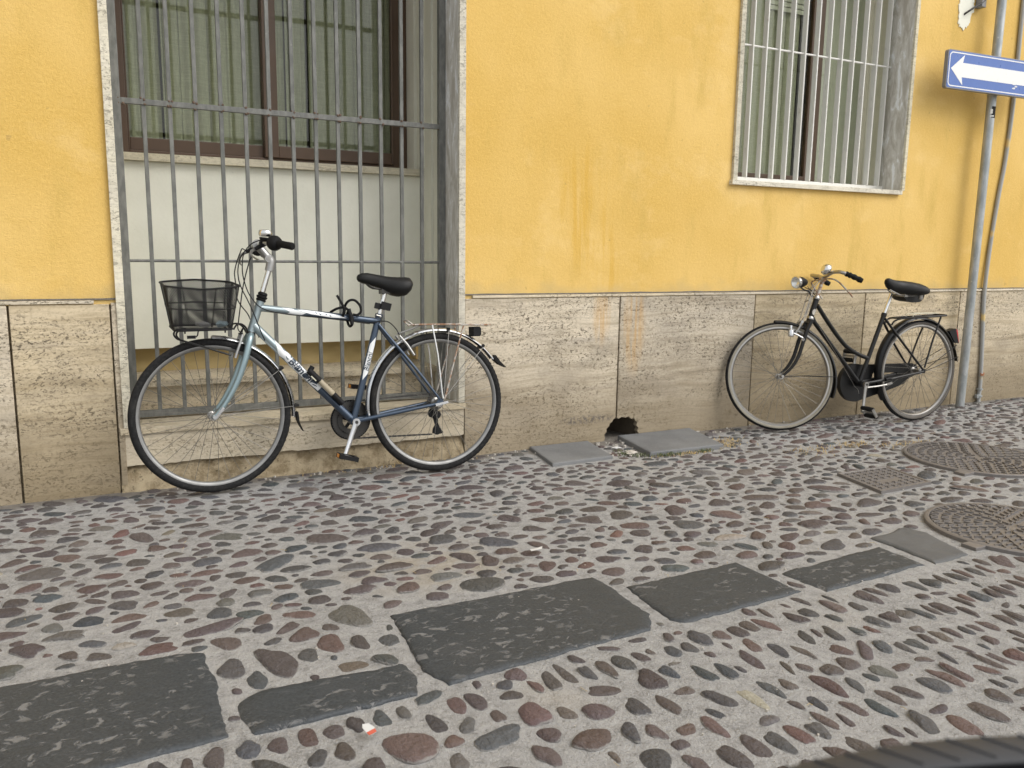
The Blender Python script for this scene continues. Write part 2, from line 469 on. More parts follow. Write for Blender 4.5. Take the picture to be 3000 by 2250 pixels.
# ------------------------------------------------------------------ mesh helpers
SHEAR = None
class MB:
    def __init__(self):
        self.v, self.f, self.mi, self.cur = [], [], [], 0
    def add(self, vs, fs):
        o = len(self.v)
        self.v += [tuple(p) for p in vs]
        self.f += [tuple(i + o for i in f) for f in fs]
        self.mi += [self.cur] * len(fs)
        return self
    def box(self, x0, x1, y0, y1, z0, z1, bev=0.):
        if bev <= 0:
            vs = [(x, y, z) for z in (z0, z1) for y in (y0, y1) for x in (x0, x1)]
            return self.add(vs, [(0, 2, 3, 1), (4, 5, 7, 6), (0, 1, 5, 4), (2, 6, 7, 3), (0, 4, 6, 2), (1, 3, 7, 5)])
        bm = bmesh.new()
        bmesh.ops.create_cube(bm, size=1)
        for q in bm.verts:
            q.co = Vector(((x0 + x1) / 2 + q.co.x * (x1 - x0), (y0 + y1) / 2 + q.co.y * (y1 - y0), (z0 + z1) / 2 + q.co.z * (z1 - z0)))
        bmesh.ops.bevel(bm, geom=bm.edges[:], offset=bev, segments=2, affect='EDGES', profile=.6)
        self.bm(bm)
        return self
    def bm(self, bm):
        bm.verts.index_update()
        self.add([q.co[:] for q in bm.verts], [[q.index for q in f.verts] for f in bm.faces])
        bm.free()
    def obox(self, c, ax, ay, az, hx, hy, hz):
        c, ax, ay, az = (Vector(q) for q in (c, ax, ay, az))
        vs = [c + ax * (sx * hx) + ay * (sy * hy) + az * (sz * hz) for sz in (-1, 1) for sy in (-1, 1) for sx in (-1, 1)]
        return self.add(vs, [(0, 2, 3, 1), (4, 5, 7, 6), (0, 1, 5, 4), (2, 6, 7, 3), (0, 4, 6, 2), (1, 3, 7, 5)])
    def tube(self, pts, r, seg=8, caps=True, smooth=0, flat=None):
        pts = [Vector(p) for p in pts]
        rs = list(r) if isinstance(r, (list, tuple)) else [r] * len(pts)
        if smooth:
            P, Q = [], []
            n = len(pts)
            for i in range(n - 1):
                a, b, c, d = pts[max(i - 1, 0)], pts[i], pts[i + 1], pts[min(i + 2, n - 1)]
                for k in range(smooth):
                    t = k / smooth
                    P.append(.5 * ((2 * b) + (c - a) * t + (2 * a - 5 * b + 4 * c - d) * t * t + (3 * b - a - 3 * c + d) * t ** 3))
                    Q.append(rs[i] * (1 - t) + rs[i + 1] * t)
            P.append(pts[-1]); Q.append(rs[-1])
            pts, rs = P, Q
        n = len(pts)
        d0 = (pts[1] - pts[0]).normalized()
        ref = Vector((0, 1, 0)) if abs(d0.y) < .9 else Vector((0, 0, 1))
        a = d0.cross(ref).normalized()
        vs, fs = [], []
        for i, p in enumerate(pts):
            d = (pts[min(i + 1, n - 1)] - pts[max(i - 1, 0)]).normalized()
            a = (a - d * a.dot(d)).normalized()
            b = d.cross(a)
            for k in range(seg):
                t = 2 * math.pi * k / seg
                ka, kb = (1, 1) if flat is None else flat
                vs.append(p + a * (rs[i] * ka * math.cos(t)) + b * (rs[i] * kb * math.sin(t)))
        for i in range(n - 1):
            for k in range(seg):
                k2 = (k + 1) % seg
                fs.append((i * seg + k, i * seg + k2, (i + 1) * seg + k2, (i + 1) * seg + k))
        if caps:
            fs.append(tuple(range(seg - 1, -1, -1)))
            fs.append(tuple((n - 1) * seg + k for k in range(seg)))
        return self.add(vs, fs)
    def lathe(self, prof, c=(0, 0, 0), axis=(0, 0, 1), seg=24, closed=False, arc=None):
        """prof: (radius, along axis)"""
        c, ax = Vector(c), Vector(axis).normalized()
        ref = Vector((1, 0, 0)) if abs(ax.x) < .9 else Vector((0, 0, 1))
        a = (ref - ax * ref.dot(ax)).normalized(); b = ax.cross(a)
        n = len(prof)
        full = arc is None
        cnt = seg if full else seg + 1
        vs, fs = [], []
        for k in range(cnt):
            t = 2 * math.pi * k / seg if full else arc[0] + (arc[1] - arc[0]) * k / seg
            for r, h in prof:
                vs.append(c + a * (r * math.cos(t)) + b * (r * math.sin(t)) + ax * h)
        lim = n if closed else n - 1
        for k in range(seg):
            k2 = (k + 1) % cnt
            for i in range(lim):
                j = (i + 1) % n
                fs.append((k * n + i, k2 * n + i, k2 * n + j, k * n + j))
        return self.add(vs, fs)
    def prism(self, outline, h0, h1, to3):
        """outline in 2D, extruded from h0 to h1; to3(a, b, h) -> point"""
        n = len(outline)
        vs = [to3(a, b, h0) for a, b in outline] + [to3(a, b, h1) for a, b in outline]
        fs = [tuple(range(n)), tuple(range(2 * n - 1, n - 1, -1))]
        fs += [(i, n + i, n + (i + 1) % n, (i + 1) % n) for i in range(n)]
        return self.add(vs, fs)
    def xf(self, M):
        self.v = [tuple(M @ Vector(p)) for p in self.v]
        return self
    def mesh(self, name, mats, smooth=False, ang=40, weld=False):
        me = bpy.data.meshes.new(name)
        me.from_pydata(self.v, [], self.f)
        mats = mats if isinstance(mats, (list, tuple)) else [mats]
        for m in mats:
            me.materials.append(MAT[m] if isinstance(m, str) else m)
        if len(mats) > 1:
            me.polygons.foreach_set('material_index', self.mi)
        bm = bmesh.new(); bm.from_mesh(me)
        if weld:
            bmesh.ops.remove_doubles(bm, verts=bm.verts, dist=1e-5)
        bmesh.ops.recalc_face_normals(bm, faces=bm.faces)
        if smooth:
            lim = R_(ang)
            for f in bm.faces:
                f.smooth = True
            for e in bm.edges:
                if len(e.link_faces) == 2 and e.calc_face_angle(0) > lim:
                    e.smooth = False
        bm.to_mesh(me); bm.free()
        me.update()
        return me
    def build(self, name, mats, parent=None, smooth=False, ang=40, weld=False, kind=None, raw=False):
        if SHEAR is not None and not raw:
            self.xf(SHEAR)
        return link(name, self.mesh(name, mats, smooth, ang, weld), parent, kind)

def link(name, data, parent=None, kind=None, mat=None):
    o = bpy.data.objects.new(name, data)
    COL.objects.link(o)
    if parent is not None:
        o.parent = parent
    if mat is not None:
        o.matrix_local = mat
    if kind:
        o['kind'] = kind
    return o
def empty(name, loc=(0, 0, 0), rot=(0, 0, 0)):
    o = link(name, None)
    o.empty_display_size = .2
    o.location = loc
    o.rotation_euler = rot
    return o
def tag(o, label, cat, group=None, kind=None):
    o['label'] = label
    o['category'] = cat
    if group: o['group'] = group
    if kind: o['kind'] = kind
    return o
def jag(pts, amp, step, seed=0, close=True):
    """a polyline made uneven"""
    rd = random.Random(seed)
    out = []
    n = len(pts)
    for i in range(n if close else n - 1):
        a, b = Vector(pts[i]), Vector(pts[(i + 1) % n])
        k = max(1, int((b - a).length / step))
        nrm = Vector((-(b - a).y, (b - a).x)).normalized()
        for j in range(k):
            t = j / k
            p = a.lerp(b, t)
            if j: p = p + nrm * (rd.uniform(-1, 1) * amp)
            out.append((p.x, p.y))
    return out

# ------------------------------------------------------------------ the building
bld = empty('building')
tag(bld, 'yellow plastered building with travertine dado and two barred windows', 'building')
TOP = 7.0
XL, XR = -6.0, 15.0
W1 = (.066, 1.744, .262, 3.3)            # opening of the tall window (x0, x1, z0, z1)
W2 = (3.57, 5.10, 1.56, 3.3)
def wall_cells(xs, zs, holes, y):
    mb = MB()
    xs, zs = sorted(set(xs)), sorted(set(zs))
    for i in range(len(xs) - 1):
        for j in range(len(zs) - 1):
            cx, cz = (xs[i] + xs[i + 1]) / 2, (zs[j] + zs[j + 1]) / 2
            if any(h[0] < cx < h[1] and h[2] < cz < h[3] for h in holes):
                continue
            mb.add([(xs[i], y, zs[j]), (xs[i + 1], y, zs[j]), (xs[i + 1], y, zs[j + 1]), (xs[i], y, zs[j + 1])], [(0, 1, 2, 3)])
    return mb
wall_cells([XL, XR, W1[0], W1[1], W2[0], W2[1]], [.86, W1[3], W2[2], W2[3], TOP], [W1, W2], .010).build('plaster_wall', 'plaster', bld)
HOLE = (2.690, 2.935, -.2, .150)
wall_cells([XL, XR, W1[0], W1[1], HOLE[0], HOLE[1]], [-.2, HOLE[3], W1[2], .86], [W1, HOLE], .034).build('base_wall', 'rubble', bld)
mb = MB()
mb.add([(XL, .05, -.2), (XL, 5, -.2), (XL, 5, TOP), (XL, .0105, TOP)], [(0, 1, 2, 3)])
mb.add([(XR, .05, -.2), (XR, 5, -.2), (XR, 5, TOP), (XR, .0105, TOP)], [(0, 1, 2, 3)])
mb.add([(XL, 5, -.2), (XR, 5, -.2), (XR, 5, TOP), (XL, 5, TOP)], [(0, 1, 2, 3)])
mb.add([(XL, .0105, TOP), (XR, .0105, TOP), (XR, 5, TOP), (XL, 5, TOP)], [(0, 1, 2, 3)])
mb.build('light_block_shell', 'plaster', bld)  # unseen closing shell, added to keep outside light from leaking behind the facade
# cavity behind the broken corner of the dado
mb = MB()
rd = random.Random(5)
nx, nz = 9, 6
def cav(i, j):
    s = math.sin(math.pi * i / nx) * (1 - (j / nz) ** 3)
    return (HOLE[0] + (HOLE[1] - HOLE[0]) * i / nx, .034 + .30 * s + rd.uniform(-.012, .012) * (0 < i < nx and j < nz), -.03 + (HOLE[3] + .03) * j / nz)
g = [[cav(i, j) for j in range(nz + 1)] for i in range(nx + 1)]
mb.add([p for row in g for p in row], [(i * (nz + 1) + j, (i + 1) * (nz + 1) + j, (i + 1) * (nz + 1) + j + 1, i * (nz + 1) + j + 1) for i in range(nx) for j in range(nz)])
mb.build('wall_cavity', 'cavity_soil', bld, smooth=True)

# travertine slabs of the dado, each with an open joint to the next
def panel(x0, x1, z1=.862, z0=-.04, notch=None, seed=0):
    rd = random.Random(seed)
    pts = [(x0, z1), (x0, z0)]
    base = []
    xx = x0
    if notch == 'right':
        pts += [(2.672, z0), (2.681, .012), (2.676, .030), (2.692, .047), (2.690, .066), (2.708, .080), (2.713, .097), (2.730, .106), (2.738, .122), (x1, .127)]
    elif notch == 'left':
        pts = [(x0, z1), (x0, .128), (2.775, .121), (2.795, .131), (2.825, .124), (2.848, .130), (2.866, .114), (2.888, .116), (2.899, .098), (2.912, .090), (2.906, .070), (2.922, .052), (2.915, .034), (2.927, .012), (2.922, z0)]
        pts += [(x1, z0)]
    else:
        pts += [(x1, z0)]
    pts += [(x1, z1)]
    mb = MB()
    ym = rd.uniform(-.0015, .0015)
    mb.prism(pts, ym, .033, lambda a, b, h: (a, h, b))
    bm = bmesh.new()
    vs = [bm.verts.new(v) for v in mb.v]
    for f in mb.f:
        bm.faces.new([vs[i] for i in f])
    bmesh.ops.recalc_face_normals(bm, faces=bm.faces)
    ed = [e for e in bm.edges if all(abs(v.co.y - ym) < 1e-6 for v in e.verts)]
    bmesh.ops.bevel(bm, geom=ed, offset=.0022, segments=1, affect='EDGES')
    mb = MB(); mb.bm(bm)
    return mb.build('stone_panel', 'travertine', bld)
J = .0045
XJ = [-5.5, -4.45, -3.4, -2.37, -1.37, -.360, .034]
for i in range(len(XJ) - 1):
    panel(XJ[i] + J, XJ[i + 1] - J, seed=i)
panel(.0345 + .002, .062, z1=.868, seed=31)
XJ2 = [1.752, 2.757, 3.808, 4.823, 5.845, 6.87, 7.9, 8.93, 9.96, 11.0, 12.0]
for i in range(len(XJ2) - 1):
    panel(XJ2[i] + J, XJ2[i + 1] - J, notch={0: 'right', 1: 'left'}.get(i), seed=50 + i)
# thin stone coping on the dado, with a rough mortar lip above it
def coping(x0, x1, seed):
    mb = MB()
    mb.box(x0, x1, -.006, .03, .8655, .8795, .002)
    mb.build('coping_strip', 'travertine_sill', bld)
for i, (a, b) in enumerate(((-5.5, -2.6), (-2.597, -.03), (1.80, 3.30), (3.303, 5.10), (5.103, 7.6), (7.603, 12.))):
    coping(a, b, i)
mb = MB()
for a, b, s in ((-5.5, .06, 3), (1.752, 12.0, 4)):
    pts = jag([(a, .8815), (b, .8815)], .002, .05, s, close=False) + [(b, .8815)]
    up = [(x, .8815 + .006 + .006 * abs(mnoise.noise((x * 5, 0, s)))) for x, _ in reversed(pts)]
    mb.prism([(x, .8812) for x, _ in pts] + up, .003, .02, lambda p, q, h: (p, h, q))
mb.build('mortar_lip', 'mortar', bld)

# ---- tall window
mb = MB(); mb.box(.058, .0935, -.012, .60, .2945, 3.3, .002); mb.build('window_jamb', 'marble', bld)
mb = MB(); mb.box(1.7150, 1.7520, -.012, .175, .2965, 3.3, .002)
mb.build('window_jamb', 'marble', bld)
mb = MB(); mb.box(1.7128, 1.7149, .004, .175, .297, 3.3); mb.build('jamb_facing', 'reveal', bld)
mb = MB(); mb.box(1.7132, 1.76, .176, .62, .297, 3.3); mb.build('window_reveal', 'white_plaster', bld)
mb = MB()
mb.box(1.700, 1.7130, .36, .40, .60, 3.3); mb.box(1.690, 1.7130, .50, .54, 1.585, 3.3); mb.box(1.694, 1.76, .62, .80, 1.585, 3.3)
mb.build('shutter_guide', 'white_plaster', bld)
mb = MB(); mb.box(.042, 1.757, -.014, .335, .262, .2935, .003); mb.build('window_sill', 'travertine_sill', bld)
def ragged(x0, x1, z1, zb, y0, y1, seed, name, mat, amp=.012):
    mb = MB()
    n = 60
    low = []
    for i in range(n + 1):
        x = x0 + (x1 - x0) * i / n
        low.append((x, zb + amp * (mnoise.noise((x * 7, seed, 0)) + .6 * mnoise.noise((x * 23, seed, 3)))))
    mb.prism([(x1, z1), (x0, z1)] + low, y0, y1, lambda a, b, h: (a, h, b))
    return mb.build(name, mat, bld)
ragged(.047, 1.752, .2615, .112, .001, .034, 4, 'stone_panel', 'travertine_sill', .010)
# broken render below the slab
mb = MB()
n = 90
rows = []
for j, (zz, yy) in enumerate(((.135, .060), (.105, .034), (.065, .016), (.025, .0), (-.03, -.020))):
    rows.append([(.034 + (1.752 - .034) * i / n, yy + .016 * mnoise.noise((i * .35, j * 1.7, 2)) + .008 * mnoise.noise((i * 1.1, j * 3, 5)), zz) for i in range(n + 1)])
mb.add([p for r in rows for p in r], [(j * (n + 1) + i, j * (n + 1) + i + 1, (j + 1) * (n + 1) + i + 1, (j + 1) * (n + 1) + i) for j in range(4) for i in range(n)])
mb.build('broken_render', 'rubble', bld, smooth=True)
mb = MB(); mb.box(.094, 1.7125, .55, .575, .594, 1.541, .002); mb.build('infill_panel', 'white_plaster', bld)
mb = MB(); mb.box(.094, 1.703, .515, .85, 1.5415, 1.579, .002); mb.build('window_ledge', 'marble', bld)
mb = MB(); mb.box(.094, 1.7125, .66, .70, .44, .66); mb.build('inner_wall', 'inner_yellow', bld)
mb = MB(); mb.box(.0935, 1.7127, .30, .70, .429, .4595, .002); mb.build('window_ledge', 'travertine_sill', bld)
mb = MB(); mb.box(.0935, 1.7127, .336, .37, .2, .4285); mb.build('inner_riser', 'travertine_sill', bld)
# brown window
mb = MB()
for b_ in ((.11, .175, .74, .80, 1.58, 3.2), (1.605, 1.692, .74, .80, 1.58, 3.2), (.175, 1.605, .74, .80, 1.58, 1.615)):
    mb.box(*b_, .004)
win = mb.build('window', 'brown_frame', bld)
def sash(x0, x1, y, st_l, st_r, rail, parent, ztop=3.2, z0=1.6155, mat='brown_frame'):
    mb = MB()
    mb.box(x0, x0 + st_l, y, y + .035, z0, ztop, .004)
    mb.box(x1 - st_r, x1, y, y + .035, z0, ztop, .004)
    mb.box(x0 + st_l, x1 - st_r, y + .001, y + .034, z0, z0 + rail, .004)
    o = mb.build('sash', mat, parent)
    mb = MB(); mb.box(x0 + st_l, x1 - st_r, y + .014, y + .020, z0 + rail, ztop)
    mb.build('pane', 'glass', parent)
    return o
sash(.1755, .905, .7615, .008, .045, .066, win)
sash(.862, 1.6045, .7235, .075, .012, .066, win)
def curtain(x0, x1, y, z0, z1, folds, amp, seed, parent, mat, name='curtain'):
    mb = MB()
    n = 220
    vs = []
    for j, z in enumerate((z0, (z0 + z1) / 2, z1)):
        for i in range(n + 1):
            t = i / n
            ph = t * folds * 6.283 + 1.6 * mnoise.noise((t * 6, seed, 0))
            yy = y + amp * (math.sin(ph) + .45 * math.sin(2.3 * ph + seed)) * (1 + .1 * j) + .012 * mnoise.noise((t * 9, seed, j))
            vs.append((x0 + (x1 - x0) * t + .010 * math.cos(ph), yy, z))
    mb.add(vs, [(j * (n + 1) + i, j * (n + 1) + i + 1, (j + 1) * (n + 1) + i + 1, (j + 1) * (n + 1) + i) for j in range(2) for i in range(n)])
    return mb.build(name, mat, parent, smooth=True, ang=80)
for i, (a, b, fo) in enumerate(((.13, .358, 2.5), (.352, .672, 4.2), (.655, 1.004, 3.6), (1.000, 1.132, 1.5), (1.128, 1.68, 6.3))):
    curtain(a, b, .835 + .016 * (i % 2), 1.60, 3.2, fo, .0075, i * 3.3, win, 'curtain')
mb = MB(); mb.box(.05, 1.76, 1.25, 1.28, 1.2, 3.4); mb.build('room_shade_plane', 'room_shade', bld)  # near-black plane behind the curtain gaps; room shade put into its colour

# grille of the tall window
mb = MB()
mb.box(.0955, .131, .172, .208, .3005, 3.28, .002)
mb.box(1.677, 1.7125, .172, .208, .3005, 3.28, .002)
mb.box(.131, 1.677, .176, .206, .303, .335, .002)
gr = mb.build('window_grille', 'grille', bld)
xs = [.1132 + i * (1.6948 - .1132) / 14 for i in range(1, 14)]
mb = MB(); mb.box(-.009, .009, .181, .199, .335, 3.28, .0015)
me = mb.mesh('bar', 'grille')
for x in xs:
    link('bar', me, gr, mat=Matrix.Translation((x, 0, 0)))
for z, h in ((1.7725, .0125), (2.50, .0125)):
    mb = MB(); mb.box(.131, 1.677, .1755, .1995, z - h, z + h, .0015); mb.build('cross_bar', 'grille', gr)
mb = MB(); mb.tube([(.131, .187, 1.052), (1.677, .187, 1.053)], .0068, 8); mb.build('cross_bar', 'grille', gr, smooth=True)
mb = MB()
rd = random.Random(3)
for x in [.131] + xs + [1.677]:
    for dz in (1.7855, 1.7595):
        for q in range(2):
            c = (x + rd.uniform(-.011, .011), .1775, dz + rd.uniform(-.004, .004))
            r = rd.uniform(.004, .0075)
            mb.lathe([(0, -r), (r, -r * .4), (r * .9, r * .5), (0, r)], c, (rd.uniform(-1, 1), -1, rd.uniform(-1, 1)), 7)
mb.build('weld_beads', 'weld_rust', gr, smooth=True, kind='stuff')

# ---- smaller window
mb = MB(); mb.box(3.545, 5.082, -.020, .19, 1.548, 1.5765, .002); mb.build('window_sill', 'marble', bld)
mb = MB(); mb.box(3.558, 3.592, -.010, .30, 1.577, 3.3, .002); mb.build('window_jamb', 'marble', bld)
mb = MB(); mb.box(5.0865, 5.114, -.010, .26, 1.577, 3.3, .002); mb.build('window_jamb', 'marble', bld)
mb = MB(); mb.box(5.083, 5.0864, .006, .215, 1.577, 3.3); mb.build('jamb_facing', 'reveal', bld)
mb = MB(); mb.box(5.0755, 5.12, .2155, .27, 1.577, 3.3, .004); mb.build('shutter_guide', 'cream_paint', bld)
mb = MB(); mb.box(5.084, 5.12, .2705, .40, 1.577, 3.3); mb.build('window_reveal', 'white_plaster', bld)
mb = MB(); mb.box(3.592, 5.0826, .155, .187, 1.5915, 1.616, .001)
for x in (4.03, 4.36):
    mb.box(x - .006, x + .006, .165, .177, 1.5772, 1.5912)
g2 = mb.build('window_grille', 'white_grille', bld)
mb = MB(); mb.box(-.0045, .0045, .150, .190, 1.6165, 3.28, .001)
me = mb.mesh('bar', 'white_grille')
for i in range(-1, 12):
    link('bar', me, g2, mat=Matrix.Translation((3.8066 + i * .1118, 0, 0)))
mb = MB(); mb.tube([(3.592, .168, 2.433), (5.083, .168, 2.433)], .0065, 8); mb.build('cross_bar', 'white_grille', g2, smooth=True)
mb = MB()
for b_ in ((3.60, 3.665, .34, .395, 1.60, 3.25), (3.665, 4.625, .34, .395, 1.577, 1.64)):
    mb.box(*b_, .004)
w2 = mb.build('window', 'brown_frame', bld)
mb = MB(); mb.box(5.045, 5.083, .345, .395, 1.60, 3.25, .004); mb.box(4.6255, 5.045, .345, .394, 1.577, 1.625, .004); mb.build('side_frame', 'cream_paint', w2)
sash(3.6655, 4.62, .352, .03, .11, .03, w2, 3.25, 1.6405)
mb = MB(); mb.box(4.6205, 5.0445, .368, .374, 1.6255, 3.25); mb.build('pane', 'glass', w2)
curtain(3.63, 4.20, .415, 1.60, 3.25, 6, .006, 8.1, w2, 'curtain')
curtain(4.205, 4.46, .425, 1.60, 3.25, 2.6, .006, 2.2, w2, 'curtain')
curtain(4.56, 5.20, .405, 1.60, 3.25, 2.5, .005, 5.7, w2, 'pale_curtain')
mb = MB()
for k in range(4):
    mb.box(4.12, 4.47, .399, .401, 2.755 + k * .034, 2.783 + k * .034, .003)
mb.build('blind_slats', 'pale_curtain', w2)
mb = MB(); mb.box(3.5, 5.15, .75, .78, 1.2, 3.4); mb.build('room_shade_plane', 'room_shade', bld)  # same near-black stand-in for room shade, behind the smaller window

# white filler patch where a cable enters the wall
mb = MB()
rd = random.Random(9)
pts = []
for k in range(56):
    t = 2 * math.pi * k / 56
    s = 1 + rd.uniform(-.12, .12)
    pts.append((5.600 + math.sin(t) * .075 * s * (1.0 if math.cos(t) > 0 else .8) - .02 * math.cos(t + 2.6), 2.845 + math.cos(t) * .13 * s))
mb.prism(pts, .004, .011, lambda a, b, h: (a, h, b))
mb.build('filler_patch', 'white_plaster', bld)
cb = MB()
cb.tube([(5.585, .01, 2.815), (5.60, -.02, 2.835), (5.66, -.035, 2.875), (5.72, -.04, 2.91), (5.78, -.04, 2.97)], .007, 8, smooth=5)
tag(cb.build('wall_cable', 'dark_steel', None, smooth=True), 'short dark cable coming out of the white filler patch', 'cable')
cb = MB(); cb.box(5.70, 5.745, -.045, .008, 2.872, 2.97, .004)
tag(cb.build('junction_box', 'sign_grey'), 'small grey box on the yellow wall above the road sign', 'box')

# ------------------------------------------------------------------ pavement
def gz(x, y):
    return -.009 + .004 * mnoise.noise((x * .9, y * .9, 0)) + .0025 * mnoise.noise((x * 3.1, y * 3.1, 4))
SLABS = [  # outlines of the big dark slabs that run along the street
    [(-.92, -1.79), (-.30, -1.752), (.128, -1.757), (.198, -1.775), (.208, -1.97), (.206, -2.226), (.05, -2.238), (-.40, -2.262), (-.91, -2.25)],
    [(.250, -2.085), (.300, -2.052), (.690, -2.070), (.698, -2.15), (.668, -2.236), (.262, -2.243), (.248, -2.16)],
    [(.748, -1.770), (1.494, -1.772), (1.500, -2.10), (1.470, -2.145), (1.428, -2.19), (.760, -2.228), (.722, -2.13), (.735, -1.95)],
    [(1.545, -1.893), (2.046, -1.874), (2.070, -2.176), (1.560, -2.196), (1.524, -2.16), (1.53, -2.0)],
    [(2.126, -2.022), (2.678, -1.982), (2.676, -2.180), (2.142, -2.212)],
    [(2.732, -1.898), (2.965, -1.862), (2.990, -1.95), (2.925, -2.184), (2.714, -2.198)],
]
SLABS += [[(-1.62, -1.80), (-.99, -1.80), (-.97, -2.24), (-1.6, -2.25)], [(-2.4, -1.83), (-1.68, -1.83), (-1.67, -2.2), (-2.4, -2.21)],
          [(3.72, -1.93), (4.35, -1.90), (4.36, -2.2), (3.74, -2.22)], [(4.41, -1.9), (4.95, -1.9), (4.95, -2.22), (4.41, -2.2)],
          [(5.0, -1.95), (5.7, -1.93), (5.7, -2.2), (5.0, -2.22)], [(5.76, -1.9), (6.3, -1.9), (6.3, -2.22), (5.77, -2.2)], [(6.36, -1.93), (7.1, -1.93), (7.1, -2.2), (6.36, -2.22)]]
GREY = [[(2.160, -.008), (2.552, -.012), (2.486, -.382), (2.096, -.398)], [(2.768, -.006), (3.318, -.004), (3.214, -.448), (2.694, -.443)]]
SQ = [(3.372, -1.142), (3.738, -1.146), (3.684, -1.456), (3.306, -1.470)]
MH = [(4.38, -1.23, .385), (3.365, -2.075, .335)]
COVER_TAB = [(4.02, -1.40), (3.03, -2.14)]
def inpoly(x, y, P):
    c = False
    n = len(P)
    for i in range(n):
        x1, y1 = P[i]; x2, y2 = P[(i + 1) % n]
        if (y1 > y) != (y2 > y) and x < (x2 - x1) * (y - y1) / (y2 - y1) + x1:
            c = not c
    return c
def polydist(x, y, P):
    best = 9.
    n = len(P)
    for i in range(n):
        ax, ay = P[i]; bx, by = P[(i + 1) % n]
        dx, dy = bx - ax, by - ay
        t = max(0, min(1, ((x - ax) * dx + (y - ay) * dy) / (dx * dx + dy * dy)))
        best = min(best, math.hypot(x - ax - t * dx, y - ay - t * dy))
    return best

# mortar sheet: fine in the street in view, coarse to the horizon
mb = MB()
gx = sorted(set([-80, -40, -20, -10, -6] + [round(-3.5 + .08 * i, 3) for i in range(176)] + [14, 20, 40, 80]))
gy = sorted(set([-80, -40, -20, -10, -7] + [round(-4.8 + .08 * i, 3) for i in range(60)] + [0.0, .06, .6]))
nxg, nyg = len(gx), len(gy)
mb.add([(x, y, gz(x, y)) for x in gx for y in gy], [(i * nyg + j, (i + 1) * nyg + j, (i + 1) * nyg + j + 1, i * nyg + j + 1) for i in range(nxg - 1) for j in range(nyg - 1)])
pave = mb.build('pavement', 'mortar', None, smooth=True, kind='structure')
pave['label'] = 'cobbled street of dark pebbles set in pale mortar'

# --- pack the pebbles
BLOCK = [(P, min(p[0] for p in P), max(p[0] for p in P), min(p[1] for p in P), max(p[1] for p in P)) for P in SLABS + GREY + [SQ]]
def blocked(x, y, m):
    if y > -.018 - m * .6: return True
    for P, a, b, c, d in BLOCK:
        if a - m < x < b + m and c - m < y < d + m:
            if inpoly(x, y, P) or polydist(x, y, P) < m: return True
    for cx, cy, r in MH:
        if math.hypot(x - cx, y - cy) < r + m: return True
    for cx, cy in COVER_TAB:
        if abs(x - cx) < .06 + m and abs(y - cy) < .05 + m: return True
    return False
rd = random.Random(11)
CELL = .075
grid = {}
stones = []          # x, y, a, b, angle
def try_stone(x, y, a, b, ang, gap):
    ca, sa = math.cos(ang), math.sin(ang)
    k = max(0., a - b)
    offs = (0.,) if k < .006 else ((-k, 0., k) if k < .03 else (-k, -k / 2, 0., k / 2, k))
    cs = [(x + o * ca, y + o * sa) for o in offs]
    for px, py in cs:
        if blocked(px, py, b + .006): return False
    for px, py in cs:
        ix, iy = int(px // CELL), int(py // CELL)
        for i in (ix - 1, ix, ix + 1):
            for j in (iy - 1, iy, iy + 1):
                for qx, qy, qr in grid.get((i, j), ()):
                    d = b + qr + gap
                    if (px - qx) ** 2 + (py - qy) ** 2 < d * d: return False
    for px, py in cs:
        grid.setdefault((int(px // CELL), int(py // CELL)), []).append((px, py, b))
    stones.append((x, y, a, b, ang))
    return True
def in_zone(x, y):
    return -1.9 - .09 * (y + 2.15) < x < 1.777 + 1.606 * (y + 3.111) + 2.2
def orient(x, y, a, b):
    if y > -1.72 or (y > -2.05 and x > 1.5):
        return rd.gauss(0, .42) + (.25 * mnoise.noise((x * 1.3, y * 1.3, 7)))
    if rd.random() < (.50 if x < 1.2 else .72):
        return math.pi / 2 + rd.gauss(.05, .24)
    return rd.gauss(0, .6)
# rows of pebbles set on edge along the near side of the slabs
for yy, x0, x1 in ((-2.325, .72, 3.3), (-2.30, -.9, .62), (-2.47, 1.9, 3.6), (-2.62, 1.5, 3.4), (-2.79, 1.2, 3.2)):
    x = x0
    while x < x1:
        b = rd.uniform(.014, .029); a = rd.uniform(.030, .058)
        x += b
        if rd.random() < .18: x += rd.uniform(.02, .08); continue
        try_stone(x, yy + .012 * mnoise.noise((x * 2, yy, 0)) + rd.uniform(-.008, .008) + (.02 if x > 1.5 else 0), a, b, math.pi / 2 + rd.gauss(.06, .10), .004)
        x += b + rd.uniform(.006, .024)
passes = ((.058, .098, .034, .052, 420, .010), (.040, .062, .024, .036, 6000, .008), (.030, .046, .018, .028, 22000, .0065), (.022, .036, .015, .021, 20000, .006), (.013, .024, .009, .014, 10000, .006))
for a0, a1, b0, b1, cnt, gap in passes:
    for _ in range(cnt):
        y = -4.0 * rd.random() ** 1.1
        lo, hi = -1.9 - .09 * (y + 2.15), max(.5, 1.777 + 1.606 * (y + 3.111) + 2.2)
        x = rd.uniform(max(-2.6, lo), min(10.5, hi))
        a, b = rd.uniform(a0, a1), rd.uniform(b0, b1)
        if b > a: a, b = b, a
        small = .95 if y > -1.7 else 1.06
        if y > -.9: small *= .92
        if b1 < .018 and y < -2.2 and rd.random() < .5: continue
        if y < -2.2 and x > 1.2 and rd.random() < .7: b *= rd.uniform(.6, .85)
        try_stone(x, y, a * small, b * small, orient(x, y, a, b), gap * (1.0 if y > -1.7 else 1.5))
print('pebbles', len(stones))

